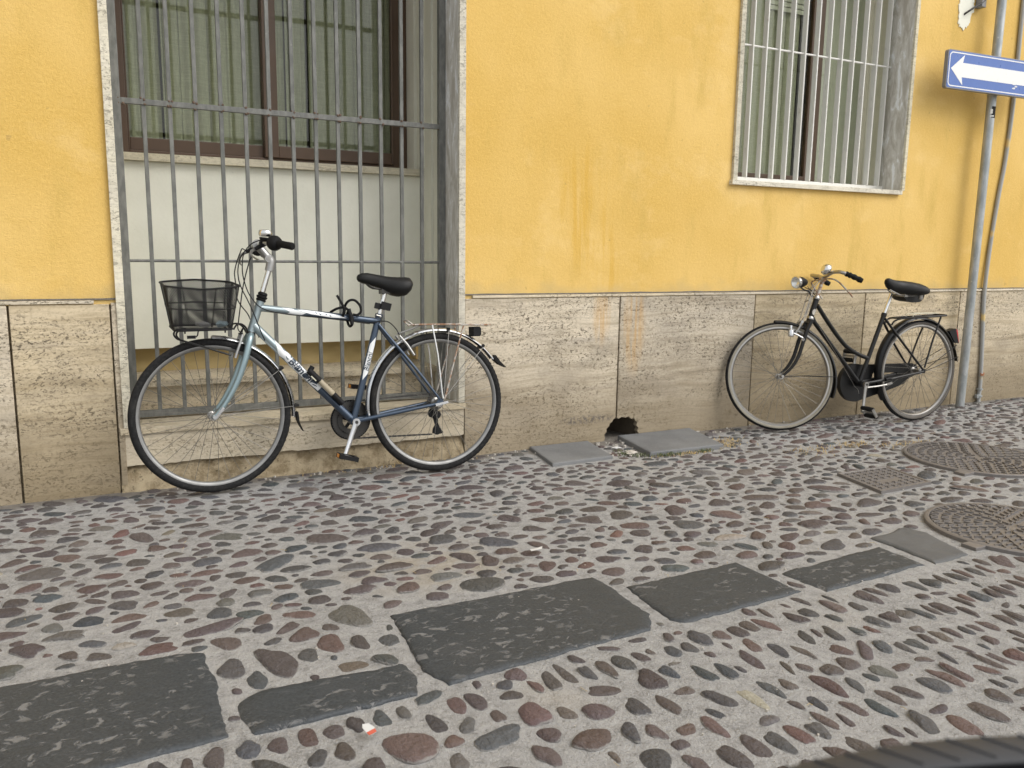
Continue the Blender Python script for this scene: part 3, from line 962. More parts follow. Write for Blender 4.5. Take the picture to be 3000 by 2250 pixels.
PALETTE = [((.066, .055, .055), 34), ((.082, .064, .062), 28), ((.058, .057, .059), 18), ((.096, .065, .060), 14), ((.060, .065, .071), 10),
           ((.047, .055, .062), 5), ((.102, .086, .078), 6), ((.095, .091, .087), 8), ((.118, .068, .060), 2.5), ((.27, .245, .20), .35), ((.135, .113, .09), .8)]
def stone_colour(rd):
    t = rd.random() * sum(w for _, w in PALETTE)
    for c, w in PALETTE:
        t -= w
        if t <= 0: break
    k = rd.uniform(.8, 1.25)
    return tuple(v * k * rd.uniform(.95, 1.05) for v in c)
def dome(rings, seg, seed):
    """a worn pebble, unit radius, bedded to about half its height"""
    rd = random.Random(seed)
    ph = [rd.uniform(0, 6.28) for _ in range(5)]
    am = [rd.uniform(.03, .12), rd.uniform(.03, .12), rd.uniform(.02, .08), rd.uniform(.01, .06), rd.uniform(.01, .05)]
    ex = rd.uniform(1.9, 2.9)
    tx, ty = rd.uniform(-.12, .12), rd.uniform(-.12, .12)
    vs, fs = [], []
    for j in range(rings):
        t = j / rings
        al = -.35 + t * (math.pi / 2 + .35)
        rr, hh = math.cos(al) ** (.68 if al > 0 else 1.), math.sin(al)
        for k in range(seg):
            q = 2 * math.pi * k / seg
            s = 1 + sum(am[i] * math.sin((i + 1 if i else 3) * q + ph[i]) for i in range(5))
            cx, sx = math.cos(q), math.sin(q)
            su = (abs(cx) ** ex + abs(sx) ** ex) ** (-1 / ex)
            x, y = rr * s * su * cx, rr * s * su * sx
            vs.append((x, y, hh * (1 + tx * x + ty * y) + .16 * mnoise.noise((x * 1.6 + seed, y * 1.6, hh)) + .06 * mnoise.noise((x * 4 + seed, y * 4, hh))))
    vs.append((0, 0, 1.0 + .05 * mnoise.noise((seed, 0, 1))))
    for j in range(rings - 1):
        for k in range(seg):
            k2 = (k + 1) % seg
            fs.append((j * seg + k, j * seg + k2, (j + 1) * seg + k2, (j + 1) * seg + k))
    top = len(vs) - 1
    for k in range(seg):
        fs.append(((rings - 1) * seg + k, (rings - 1) * seg + (k + 1) % seg, top))
    return vs, fs
def seen_size(x, y, a, b):
    q = Vector((x, y, 0)) - Vector(CAM_LOC)
    d = q.dot(_f)
    if d < .2: return -1
    u, v = 1500 + FPX * q.dot(_r2) / d, 1125 - FPX * q.dot(_u2) / d
    if not (0 < u < 3000 and 0 < v < 2250): return -1
    return a * b / (d * d) * (-q.z / q.length)
rank = sorted(range(len(stones)), key=lambda i: -seen_size(*stones[i][:4]))
single = set(rank[:298])
HI = [MB().add(*dome(7, 20, s)).mesh('cobblestone', 'cobble_single', smooth=True, ang=80) for s in range(24)]
LO = [dome(4, 12, 100 + s) for s in range(30)]
rd = random.Random(21)
mv, mf, mc, mh_ = [], [], [], []
for i, (x, y, a, b, ang) in enumerate(stones):
    z = gz(x, y)
    h = min(.015, (.20 + .20 * rd.random()) * b + .003)
    colr = stone_colour(rd)
    M = Matrix.Translation((x, y, z - .001 - .35 * h * rd.random() ** 2)) @ Matrix.Rotation(ang, 4, 'Z') @ Matrix.Rotation(rd.gauss(0, .06), 4, 'X') @ Matrix.Rotation(rd.gauss(0, .05), 4, 'Y') @ Matrix.Diagonal((a, b, h, 1))
    if i in single:
        o = link('cobblestone', HI[i % len(HI)], pave, mat=M)
        o.color = (*colr, 1)
    else:
        vs, fs = LO[i % len(LO)]
        off = len(mv)
        A = np.array(M.to_3x3()); T = np.array(M.translation)
        mv.extend(map(tuple, np.array(vs) @ A.T + T))
        mf.extend(tuple(q + off for q in f) for f in fs)
        mc.extend([colr] * len(vs))
        mh_.extend(v[2] for v in vs)
me = bpy.data.meshes.new('cobblestone_field')
me.from_pydata(mv, [], mf)
me.materials.append(MAT['cobble_mass'])
at = me.color_attributes.new('stone', 'FLOAT_COLOR', 'POINT')
buf = np.ones((len(mv), 4), np.float32); buf[:, :3] = mc; buf[:, 3] = mh_
at.data.foreach_set('color', buf.ravel())
me.polygons.foreach_set('use_smooth', [True] * len(me.polygons))
me.update()
link('cobblestone_field', me, pave, kind='stuff')

def slab(outline, z_top, name, mat, seed, rough=.004, edge=.020, jagamp=.0045, rings=14):
    P = []
    for a_, b_ in zip(outline, outline[1:] + outline[:1]):
        va, vb_ = Vector(a_), Vector(b_)
        k_ = max(1, int((vb_ - va).length / .014)); nr_ = Vector((-(vb_ - va).y, (vb_ - va).x)).normalized()
        for q_ in range(k_):
            p_ = va.lerp(vb_, q_ / k_)
            d_ = jagamp * (2.2 * mnoise.noise((p_.x * 9, p_.y * 9, seed)) + 1.3 * mnoise.noise((p_.x * 38, p_.y * 38, seed)))
            P.append(tuple(p_ + nr_ * d_))
    cx = sum(p[0] for p in P) / len(P); cy = sum(p[1] for p in P) / len(P)
    n = len(P)
    mb = MB()
    vs, fs = [], []
    size = min(max(p[0] for p in P) - min(p[0] for p in P), max(p[1] for p in P) - min(p[1] for p in P)) / 2
    ks = [1.0, 1.0, 1 - .25 * edge / size, 1 - edge / size] + [(1 - edge / size) * (1 - (i + 1) / rings) for i in range(rings - 1)]
    for j, k in enumerate(ks):
        for px, py in P:
            x, y = cx + (px - cx) * k, cy + (py - cy) * k
            if j == 0: z = -.03
            elif j == 1: z = z_top - .007 - .003 * abs(mnoise.noise((x * 20, y * 20, seed)))
            elif j == 2: z = z_top - .0022
            else: z = z_top + rough * (mnoise.noise((x * 6, y * 6, seed)) * .6 + mnoise.noise((x * 19, y * 30, seed)) * .5)
            vs.append((x, y, z))
    for j in range(len(ks) - 1):
        for i in range(n):
            i2 = (i + 1) % n
            fs.append((j * n + i, j * n + i2, (j + 1) * n + i2, (j + 1) * n + i))
    vs.append((cx, cy, z_top)); c = len(vs) - 1
    for i in range(n):
        fs.append(((len(ks) - 1) * n + i, (len(ks) - 1) * n + (i + 1) % n, c))
    mb.add(vs, fs)
    return mb.build(name, mat, pave, smooth=True, ang=60)
for i, P in enumerate(SLABS):
    slab(P, -.001, 'basalt_slab', 'basalt' if i != 5 else 'grey_slab', i + 1)
slab(GREY[0], .010, 'paving_slab', 'paving_grey', 41, .0008, .006, .001)
slab(GREY[1], .022, 'paving_slab', 'paving_grey', 42, .0008, .006, .001)

# ------------------------------------------------------------------ manhole covers
def round_cover(cx, cy, r, label, rot, seed, tab):
    t = empty('manhole_cover', (cx, cy, 0))
    tag(t, label, 'manhole cover', 'round manhole covers in the street')
    z = .004
    mb = MB(); mb.lathe([(r, -.03), (r, z + .002), (r - .004, z + .005), (r - .020, z + .005), (r - .022, z - .006)], seg=72)
    mb.build('rim', 'iron', t, smooth=True)
    R = r - .024
    mb = MB(); mb.lathe([(0, z), (R - .012, z), (R - .009, z + .003), (R - .002, z + .003), (R, z - .008)], seg=72)
    mb.build('lid', 'iron', t, smooth=True)
    mb = MB()
    nr = 7
    for k in range(nr):
        rr = R * (.10 + .80 * k / (nr - 1))
        cnt = max(6, int(rr * 2 * math.pi / .052))
        for q in range(cnt):
            a = 2 * math.pi * (q + .5 * (k % 2)) / cnt + rot
            p = Vector((math.cos(a), math.sin(a), 0)); tn = Vector((-p.y, p.x, 0))
            c = p * rr + Vector((0, 0, z + .003))
            for s in (-1, 1):
                d = (p * .86 + tn * (s * .5)).normalized()
                mb.obox(c + d * .017 + tn * (s * .003), d, d.cross(Vector((0, 0, 1))), (0, 0, 1), .0155, .0028, .0045)
    mb.build('tread_ribs', 'iron', t, kind='stuff')
    mb = MB(); mb.box(tab[0] - cx - .045, tab[0] - cx + .045, tab[1] - cy - .032, tab[1] - cy + .032, -.02, z + .002, .003)
    mb.build('hinge_box', 'iron', t)
    return t
round_cover(*MH[0], 'round ribbed iron manhole cover farther from the slabs, beyond the square cover', .2, 1, COVER_TAB[0])
round_cover(*MH[1], 'round ribbed iron manhole cover beside the smooth grey end slab', .9, 2, COVER_TAB[1])
t = empty('utility_cover', (3.52, -1.30, 0))
tag(t, 'square iron utility cover with raised blocks set in the cobbles', 'utility cover')
loc = [(x - 3.52, y + 1.30) for x, y in SQ]
mb = MB()
n4 = len(loc)
inn = [(x * .93, y * .93) for x, y in loc]; in2 = [(x * .90, y * .90) for x, y in loc]
vs = [(x, y, -.03) for x, y in loc] + [(x, y, .005) for x, y in loc] + [(x, y, .005) for x, y in inn] + [(x, y, -.004) for x, y in in2]
mb.add(vs, [(j * 4 + i, j * 4 + (i + 1) % 4, (j + 1) * 4 + (i + 1) % 4, (j + 1) * 4 + i) for j in range(3) for i in range(4)])
mb.build('rim', 'iron', t)
mb = MB(); mb.prism([(x * .895, y * .895) for x, y in loc], -.02, .002, lambda a, b, h: (a, b, h)); mb.build('lid', 'iron', t)
mb = MB()
def bil(s, u):
    a, b, c, d = (Vector(p) for p in (loc[0], loc[1], loc[2], loc[3]))
    return (a.lerp(b, s)).lerp(d.lerp(c, s), u)
for i in range(7):
    for j in range(7):
        if 2 <= i <= 4 and j == 4: continue
        p = bil(.12 + .76 * i / 6, .12 + .76 * j / 6)
        for s in (-1, 1):
            mb.box(p.x - .013, p.x + .013, p.y + s * .008 - .003, p.y + s * .008 + .003, .002, .0075)
        mb.box(p.x - .004, p.x + .004, p.y - .006, p.y + .006, .002, .007)
mb.build('raised_blocks', 'iron', t, kind='stuff')

# ------------------------------------------------------------------ bicycles: shared pieces
def arc_pts(c, r, a0, a1, n, nn=0.):
    return [(c[0] + r * math.cos(R_(a0 + (a1 - a0) * i / n)), nn, c[1] + r * math.sin(R_(a0 + (a1 - a0) * i / n))) for i in range(n + 1)]
def wheel(bike, M, r, tr, rim_w, side_mat, knob, nsp, hub_r, seed):
    """rim is the part; tyre, hub and each spoke are its pieces. Axle along local y."""
    rr = r - 2 * tr + .004                       # outer radius of the rim
    mb = MB()
    w = rim_w / 2
    mb.lathe([(rr + .002, -w), (rr + .002, w), (rr - .008, w + .0005), (rr - .015, w * .45), (rr - .017, 0), (rr - .015, -w * .45), (rr - .008, -w - .0005)], axis=(0, 1, 0), seg=96, closed=True)
    rim = link('wheel', mb.mesh('wheel', 'rim_alloy' if side_mat == 'tyre' else 'steel', smooth=True, ang=50), bike, mat=M)
    mb = MB()
    segs = 180
    prof = 14
    vs, fs, mi = [], [], []
    cr = r - tr
    for k in range(segs):
        a = 2 * math.pi * k / segs
        for i in range(prof):
            q = 2 * math.pi * i / prof
            ra, ya = tr * math.cos(q), tr * math.sin(q) * 1.02
            if knob and .35 < abs(math.sin(q)) < .95 and math.cos(q) > 0:
                s = 1.0 + (.055 if (k + (i % 2)) % 2 else -.02)
                ra *= s; ya *= s
            vs.append(((cr + ra) * math.cos(a), ya, (cr + ra) * math.sin(a)))
    for k in range(segs):
        k2 = (k + 1) % segs
        for i in range(prof):
            i2 = (i + 1) % prof
            fs.append((k * prof + i, k2 * prof + i, k2 * prof + i2, k * prof + i2))
            qm = 2 * math.pi * (i + .5) / prof
            mi.append(1 if (abs(math.sin(qm)) > .3 and math.cos(qm) < .35) else 0)
    mb.v, mb.f, mb.mi = vs, fs, mi
    mb.build('tyre', ['tyre', side_mat] if side_mat != 'tyre' else ['tyre', 'tyre'], rim, smooth=True, ang=60, raw=True)
    mb = MB()
    fl = .031
    mb.lathe([(0, -.052), (.005, -.052), (.006, -.040), (.010, -.036), (.012, -fl - .002), (hub_r, -fl - .002), (hub_r, -fl + .002), (.012, -fl + .006), (.0115, 0),
              (.012, fl - .006), (hub_r, fl - .002), (hub_r, fl + .002), (.012, fl + .002), (.010, .036), (.006, .040), (.005, .052), (0, .052)], axis=(0, 1, 0), seg=20)
    mb.build('hub', 'steel', rim, smooth=True, raw=True)
    rs = rr - .013
    ang_off = R_(62)
    def ends(i):
        side = -1 if i % 2 else 1
        dirn = 1 if (i // 2) % 2 else -1
        a1 = 2 * math.pi * (i + .25) / nsp
        a0 = a1 + dirn * ang_off
        return (Vector((hub_r * .9 * math.cos(a0), side * fl, hub_r * .9 * math.sin(a0))), Vector((rs * math.cos(a1), 0, rs * math.sin(a1))))
    p, q = ends(0)
    L = (q - p).length
    me = MB().tube([(0, 0, 0), (0, 0, L)], .00115, 5).mesh('spoke', 'spoke_steel', smooth=True)
    for i in range(nsp):
        p, q = ends(i)
        d = (q - p).normalized()
        link('spoke', me, rim, mat=Matrix.Translation(p) @ d.to_track_quat('Z', 'Y').to_matrix().to_4x4())
    return rim
def steer_matrix(top, bot, ang):
    A = Vector((bot[0], 0, bot[1])); ax = Vector((top[0] - bot[0], 0, top[1] - bot[1])).normalized()
    return Matrix.Translation(A) @ Matrix.Rotation(ang, 4, ax) @ Matrix.Translation(-A)
def fender(c, rfun, a0, a1, half, n=60, th=.0015):
    """curved mudguard blade with a rounded section"""
    mb = MB()
    sec = [(-1., -.55), (-.8, -.2), (-.4, .0), (0, .06), (.4, .0), (.8, -.2), (1., -.55)]
    m = len(sec)
    vs, fs = [], []
    for k in range(n + 1):
        a = R_(a0 + (a1 - a0) * k / n)
        for s, h in sec:
            rr = rfun(k / n) + h * half
            vs.append((c[0] + rr * math.cos(a), s * half, c[1] + rr * math.sin(a)))
        for s, h in reversed(sec):
            rr = rfun(k / n) + h * half - th
            vs.append((c[0] + rr * math.cos(a), s * (half - th), c[1] + rr * math.sin(a)))
    mm = 2 * m
    for k in range(n):
        for i in range(mm):
            fs.append((k * mm + i, (k + 1) * mm + i, (k + 1) * mm + (i + 1) % mm, k * mm + (i + 1) % mm))
    fs.append(tuple(range(mm))); fs.append(tuple(n * mm + i for i in range(mm)))
    return mb.add(vs, fs)
def saddle_loft(rows):
    """rows: u, top w, bottom w, half width"""
    mb = MB()
    seg = 20
    vs, fs = [], []
    for u, wt, wb, hw in rows:
        for k in range(seg):
            q = 2 * math.pi * k / seg
            c, s = math.cos(q), math.sin(q)
            y = hw * (abs(c) ** .8) * (1 if c > 0 else -1)
            z = (wt + wb) / 2 + (wt - wb) / 2 * (abs(s) ** .75) * (1 if s > 0 else -1) - .008 * (abs(c) ** 3) * (s > 0)
            vs.append((u, y, z))
    n = len(rows)
    for j in range(n - 1):
        for k in range(seg):
            fs.append((j * seg + k, j * seg + (k + 1) % seg, (j + 1) * seg + (k + 1) % seg, (j + 1) * seg + k))
    fs.append(tuple(range(seg))); fs.append(tuple((n - 1) * seg + k for k in range(seg)))
    return mb.add(vs, fs)
def wrap(vs2, A, B, r):
    A, B = Vector((A[0], 0, A[1])), Vector((B[0], 0, B[1]))
    d = (B - A).normalized(); up = Vector((-d.z, 0, d.x)); nr = Vector((0, -1, 0))
    return [A + d * s + (nr * math.cos(t / r) + up * math.sin(t / r)) * r for s, t in vs2]
def decal(name, polys, A, B, r, mat, parent):
    bm = bmesh.new()
    for P in polys:
        bm.faces.new([bm.verts.new((s, t, 0)) for s, t in P])
    bmesh.ops.triangulate(bm, faces=bm.faces[:])
    for _ in range(2):
        bmesh.ops.subdivide_edges(bm, edges=[e for e in bm.edges if e.calc_length() > .005], cuts=1, use_grid_fill=False)
        bmesh.ops.triangulate(bm, faces=bm.faces[:])
    bm.verts.index_update()
    mb = MB()
    mb.add(wrap([(v.co.x, v.co.y) for v in bm.verts], A, B, r), [[v.index for v in f.verts] for f in bm.faces])
    bm.free()
    return mb.build(name, mat, parent, smooth=True, ang=80)
def lettering(name, text, size, s0, t0, A, B, r, mat, parent, bold=.0):
    cu = bpy.data.curves.new(name, 'FONT')
    cu.body = text; cu.size = size; cu.offset = bold; cu.resolution_u = 3; cu.shear = .15
    tmp = bpy.data.objects.new(name + '_tmp', cu); COL.objects.link(tmp)
    bpy.context.view_layer.update()
    me = bpy.data.meshes.new_from_object(tmp.evaluated_get(bpy.context.evaluated_depsgraph_get()))
    bm = bmesh.new(); bm.from_mesh(me)
    bpy.data.objects.remove(tmp); bpy.data.curves.remove(cu); bpy.data.meshes.remove(me)
    bmesh.ops.triangulate(bm, faces=bm.faces[:])
    bmesh.ops.subdivide_edges(bm, edges=[e for e in bm.edges if e.calc_length() > .006], cuts=1)
    bmesh.ops.triangulate(bm, faces=bm.faces[:])
    bm.verts.index_update()
    mb = MB()
    mb.add(wrap([(v.co.x + s0, v.co.y + t0) for v in bm.verts], A, B, r), [[v.index for v in f.verts] for f in bm.faces])
    bm.free()
    return mb.build(name, mat, parent, smooth=True, ang=80)
def P3(pts, n=0.):
    return [(p[0], n, p[1]) if len(p) == 2 else p for p in pts]

# ------------------------------------------------------------------ the blue-grey bicycle
b1 = empty('bicycle', (1.5073, -.2571, 0), (-.0951, 0, -.0361))
tag(b1, 'blue and silver bicycle with black wire basket leaning on the barred window', 'bicycle')
HT1 = ((-.849, .877), (-.898, .739))
ST1 = steer_matrix(*HT1, .0719)
RW, FW = (0., .354), (-1.0843, .3597)
BB = (-.437, .289)
mb = MB()
mb.tube(P3([(-.846, .886), (-.899, .737)]), .0185, 14)
frame = mb
frame.tube(P3([(-.853, .848), (-.297, .774)]), [.0170, .0160], 14)
frame.tube(P3([(-.886, .768), (-.437, .289)]), [.0205, .0190], 14)
frame.tube(P3([(-.289, .802), (-.437, .289)]), .0165, 14)
frame.tube([(-.437, -.036, .289), (-.437, .036, .289)], .0215, 16)
frame.tube([(-.291, 0, .792), (-.2866, 0, .808)], .0195, 14)
for s in (-1, 1):
    frame.tube([(-.296, s * .014, .758), (-.12, s * .045, .53), (-.004, s * .060, .370)], [.0085, .0078, .0065], 10)
    frame.tube([(-.425, s * .028, .291), (-.25, s * .045, .317), (-.012, s * .060, .352)], [.0110, .0105, .0085], 10)
    frame.prism([(-.035, .345), (-.012, .378), (.008, .375), (.014, .356), (.006, .342)], s * .060 - .003, s * .060 + .003, lambda a, b, h: (a, h, b))
frame.tube([(-.188, -.034, .618), (-.188, .034, .618)], .006, 8)
frame = frame.build('frame', 'paint_blue', b1, smooth=True, ang=50)
# paint flashes and lettering on the tubes
A_, B_ = (-.886, .768), (-.437, .289)
decal('paint_flash', [[(.112, .020), (.150, -.004), (.180, -.026), (.215, -.012), (.196, .006), (.215, .028), (.175, .012), (.150, .022)]], A_, B_, .0209, 'white_decal', frame)
decal('paint_flash', [[(.196, -.004), (.212, -.020), (.245, -.026), (.400, -.019), (.425, -.012), (.40, -.011), (.25, -.016), (.218, -.008)],
                      [(.196, .004), (.218, -.002), (.225, .004), (.205, .012), (.216, .022), (.206, .020)]], A_, B_, .02095, 'white_decal', frame)
decal('paint_flash', [[(.216, -.0215), (.425, -.0165), (.425, .016), (.40, .019), (.230, .0205)]], A_, B_, .0207, 'white_decal', frame)
lettering('lettering', 'Bianchi', .052, .226, -.0165, A_, B_, .0213, 'navy_decal', frame, .0016)
A_, B_ = (-.853, .848), (-.297, .774)
decal('paint_flash', [[(.095, .014), (.135, -.004), (.125, -.016), (.19, -.014), (.21, .0), (.155, .008), (.15, .014)]], A_, B_, .0174, 'white_decal', frame)
decal('paint_flash', [[(.165, .010), (.235, -.004), (.33, -.009), (.405, -.004), (.35, .009), (.25, .015), (.19, .015)]], A_, B_, .0172, 'white_decal', frame)
A_, B_ = (-.437, .289), (-.289, .802)
decal('paint_flash', [[(.205, .008), (.245, -.0125), (.385, -.0125), (.425, -.008), (.385, .0135), (.245, .0135)]], A_, B_, .0169, 'white_decal', frame)
lettering('lettering', 'Bianchi', .033, .252, -.0100, A_, B_, .0172, 'navy_decal', frame, .0007)
# headset, stem, bar
def sbuild(mb, name, mat, parent, M, smooth=True, ang=45, kind=None):
    return mb.xf(M @ SHEAR if SHEAR is not None else M).build(name, mat, parent, smooth=smooth, ang=ang, kind=kind, raw=True)
mb = MB()
ax1 = (.335, 0, .942)
mb.lathe([(.0, -.012), (.021, -.012), (.0235, -.004), (.019, .0), (.0245, .004), (.0255, .011), (.019, .014), (.022, .018), (.0215, .026), (.016, .031), (0, .031)], (-.8445, 0, .890), ax1, 20)
mb.build('headset', 'black_plastic', b1, smooth=True)
mb = MB(); mb.lathe([(0, -.008), (.021, -.008), (.022, 0), (.0195, .006), (0, .006)], (-.8995, 0, .733), ax1, 18)
mb.build('headset', 'dark_steel', b1, smooth=True)
mb = MB(); mb.tube(P3([(-.843, .905), (-.800, 1.036)]), .0125, 14)
quill = sbuild(mb, 'stem', 'chrome', b1, ST1)
mb = MB()
mb.tube(P3([(-.805, 1.018), (-.797, 1.046), (-.797, 1.068), (-.808, 1.084)]), [.0190, .0200, .0215, .0200], 14, smooth=4)
mb.tube(P3([(-.800, 1.072), (-.826, 1.106), (-.848, 1.132)]), [.0195, .0185, .0200], 12)
mb.tube([(-.805, -.020, 1.074), (-.805, .020, 1.074)], .0165, 16)
mb.tube([(-.853, -.026, 1.137), (-.853, .026, 1.137)], .0235, 16)
sbuild(mb, 'stem_joint', 'dull_alloy', quill, Matrix.Identity(4)).matrix_local = ST1 if False else Matrix.Identity(4)
bolt = MB(); bolt.tube([(-.805, -.0235, 1.074), (-.805, -.0200, 1.074)], .0095, 14); bolt.tube([(-.805, -.0245, 1.074), (-.805, -.0233, 1.074)], .0035, 6)
bolt.build('bolt', 'steel', quill, smooth=True)
mb = MB()
half = [(-.853, 0, 1.137), (-.852, .06, 1.137), (-.846, .11, 1.138), (-.830, .155, 1.137), (-.795, .225, 1.126), (-.764, .292, 1.112)]
pts = [(u, -n_, w) for u, n_, w in reversed(half)] + half[1:]
mb.tube(pts, .0112, 12, smooth=5)
bar1 = sbuild(mb, 'handlebar', 'alloy_bright', b1, ST1)
for s in (-1, 1):
    mb = MB()
    q = [Vector((-.824, s * .166, 1.1355)), Vector((-.795, s * .225, 1.126)), Vector((-.763, s * .296, 1.1115))]
    d = (q[1] - q[0]).normalized()
    pr = [(.019, 0), (.030, .004), (.0335, .012), (.034, .030), (.029, .042), (.0185, .052)]
    mb.tube([q[0] + d * h for r_, h in pr], [r_ for r_, h in pr], 20)
    sbuild(mb, 'shift_grip', 'black_rubber', bar1, ST1)
    mb = MB()
    p0 = q[0] + d * .052
    d2 = (q[2] - p0).normalized(); L = (q[2] - p0).length
    ring = [(p0 + d2 * (L * i / 16), .0165 + (.0009 if i % 2 else 0) - .001 * math.sin(i / 16 * 3.1)) for i in range(17)]
    mb.tube([p for p, _ in ring] + [q[2] + d2 * .006], [r_ for _, r_ in ring] + [.011], 14)
    sbuild(mb, 'grip', 'black_rubber', bar1, ST1)
    mb = MB()
    mb.tube([(-.848, s * .095, 1.130), (-.862, s * .10, 1.122), (-.884, s * .105, 1.110)], [.011, .010, .008], 10)
    mb.tube([(-.846, s * .085, 1.138), (-.846, s * .118, 1.138)], .0165, 14)
    body = sbuild(mb, 'brake_lever', 'black_plastic', bar1, ST1)
    mb = MB()
    mb.tube([(-.880, s * .100, 1.112), (-.903, s * .120, 1.098), (-.908, s * .150, 1.080), (-.902, s * .185, 1.066), (-.890, s * .21, 1.056)], [.006, .007, .0065, .0065, .006], 8, smooth=4, flat=(1., .6))
    sbuild(mb, 'lever_blade', 'dull_alloy', body, ST1)
mb = MB()
mb.lathe([(0, -.004), (.027, -.004), (.031, .004), (.031, .015), (.028, .022), (.014, .0265), (0, .027)], (-.843, -.138, 1.168), (.12, -.05, 1), 28)
bell = sbuild(mb, 'bell', 'chrome', bar1, ST1)
mb = MB(); mb.lathe([(0, -.018), (.015, -.018), (.026, -.006), (.0262, 0), (0, 0)], (-.843, -.138, 1.159), (.12, -.05, 1), 20)
sbuild(mb, 'bell_base', 'black_plastic', bell, ST1)
# cables
cab = [
    [(-.846, -.12, 1.150), (-.884, -.07, 1.136), (-.912, -.05, 1.105), (-.933, -.05, 1.075), (-.945, -.05, 1.035), (-.948, -.05, .998), (-.943, -.05, .96), (-.93, -.05, .922), (-.913, -.05, .885), (-.887, -.045, .821), (-.859, -.035, .741), (-.841, -.026, .696)],
    [(-.884, .105, 1.112), (-.91, .06, 1.125), (-.924, .02, 1.107), (-.943, .02, 1.061), (-.955, .02, 1.015), (-.955, .02, .99), (-.953, .02, .962), (-.951, .02, .9), (-.935, .02, .862), (-.908, .024, .825), (-.893, .024, .79), (-.86, .024, .71)],
    [(-.884, -.105, 1.112), (-.89, -.07, 1.075), (-.896, -.045, 1.056), (-.917, -.04, .986), (-.932, -.04, .923), (-.942, -.04, .865), (-.954, -.04, .793), (-.959, -.04, .754), (-.945, -.035, .732)],
    [(-.885, .10, 1.108), (-.915, .0, 1.09), (-.926, -.03, 1.024), (-.921, -.03, .974), (-.904, -.03, .916), (-.877, -.03, .872), (-.853, -.03, .849), (-.819, -.028, .833), (-.769, -.0195, .822), (-.70, -.012, .811), (-.50, -.010, .786), (-.34, -.012, .762)],
    [(-.34, -.012, .764), (-.29, -.02, .772), (-.25, -.03, .768), (-.215, -.032, .735), (-.198, -.032, .703)],
]
for c in cab:
    MB().tube(c, .0026, 7, smooth=5).build('cable', 'black_plastic', b1, smooth=True)
# fork, front wheel, mudguard
mb = MB()
mb.tube(P3([(-.897, .742), (-.908, .712)]), [.019, .021], 14)
for s in (-1, 1):
    mb.tube([(-.902, s * .012, .722), (-.912, s * .036, .704), (-.934, s * .046, .625), (-.966, s * .0475, .537), (-1.000, s * .049, .470), (-1.040, s * .050, .408), (-1.080, s * .051, .362)],
            [.0165, .0165, .0150, .0135, .0115, .0095, .0085], 12, smooth=5)
    mb.tube([(-1.084, s * .044, .3597), (-1.084, s * .058, .3597)], .010, 10)
fork1 = sbuild(mb, 'fork', 'paint_fork', b1, ST1)
mb = MB()
mb.obox((-1.063, -.066, .378), Vector((.62, 0, .78)), Vector((-.78, 0, .62)), Vector((0, 1, 0)), .030, .006, .003)
mb.tube([(-1.084, -.052, .3597), (-1.084, -.067, .3597)], .009, 12)
sbuild(mb, 'quick_release', 'alloy_bright', fork1, ST1)
wheel(b1, ST1 @ Matrix.Translation((FW[0], 0, FW[1])), .354, .0185, .024, 'tyre', True, 36, .019, 1)
mb = fender(FW, lambda t: .3665 + .010 * t, 88, -5, .0235)
ff = sbuild(mb, 'front_mudguard', 'alloy_bright', b1, ST1)
mb = MB()
mb.prism([(-.709, .352), (-.699, .352), (-.694, .30), (-.676, .255), (-.690, .278), (-.704, .31)], -.020, .020, lambda a, b, h: (a, h, b))
sbuild(mb, 'mud_flap', 'black_rubber', ff, ST1)
for a, rr in ((33.0, .3705), (3.5, .3755)):
    p = Vector((FW[0] + rr * math.cos(R_(a)), 0, FW[1] + rr * math.sin(R_(a))))
    mb = MB()
    for s in (-1, 1):
        mb.tube([(-1.075, s * .056, .365), (p.x - .012 * math.cos(R_(a)), s * .030, p.z - .012 * math.sin(R_(a)))], .0016, 6)
    st_ = sbuild(mb, 'mudguard_stay', 'steel', ff, ST1)
    mb = MB()
    dr = Vector((math.cos(R_(a)), 0, math.sin(R_(a)))); tn = Vector((-dr.z, 0, dr.x))
    mb.obox(p + dr * .001, dr, tn, (0, 1, 0), .012, .006, .030)
    sbuild(mb, 'stay_clip', 'black_plastic', ff, ST1)
# brakes
def vbrake(parent, top_n, pts, M, name='brake'):
    for s in (-1, 1):
        mb = MB()
        mb.tube([(u, s * n_, w) for u, n_, w in pts], .0062, 8, flat=(1, .7))
        br = sbuild(mb, name, 'dull_alloy', parent, M)
    mb = MB()
    (u0, n0, w0), (u1, n1, w1) = pts[0], pts[-1]
    d = (Vector((u1, 0, w1)) - Vector((u0, 0, w0))).normalized()
    for s in (-1, 1):
        c = Vector((u0, 0, w0)).lerp(Vector((u1, 0, w1)), .62)
        px = Vector((-d.z, 0, d.x))
        mb.obox((c.x, s * .0195, c.z), px, d, (0, 1, 0), .024, .006, .005)
    sbuild(mb, 'brake_pad', 'black_rubber', br, M)
    return br
vb = vbrake(b1, 0, [(-.942, .034, .728), (-.955, .040, .69), (-.974, .043, .640), (-.980, .043, .622)], ST1)
mb = MB(); mb.tube([(-.945, -.036, .732), (-.938, -.02, .752), (-.936, .0, .752), (-.942, .036, .728)], .0028, 7, smooth=4)
mb.obox((-.944, 0, .730), (1, 0, 0), (0, 1, 0), (0, 0, 1), .005, .034, .004)
sbuild(mb, 'noodle', 'black_plastic', vb, ST1)
vbr = vbrake(b1, 0, [(-.197, .034, .699), (-.16, .043, .652), (-.128, .046, .600)], Matrix.Identity(4))
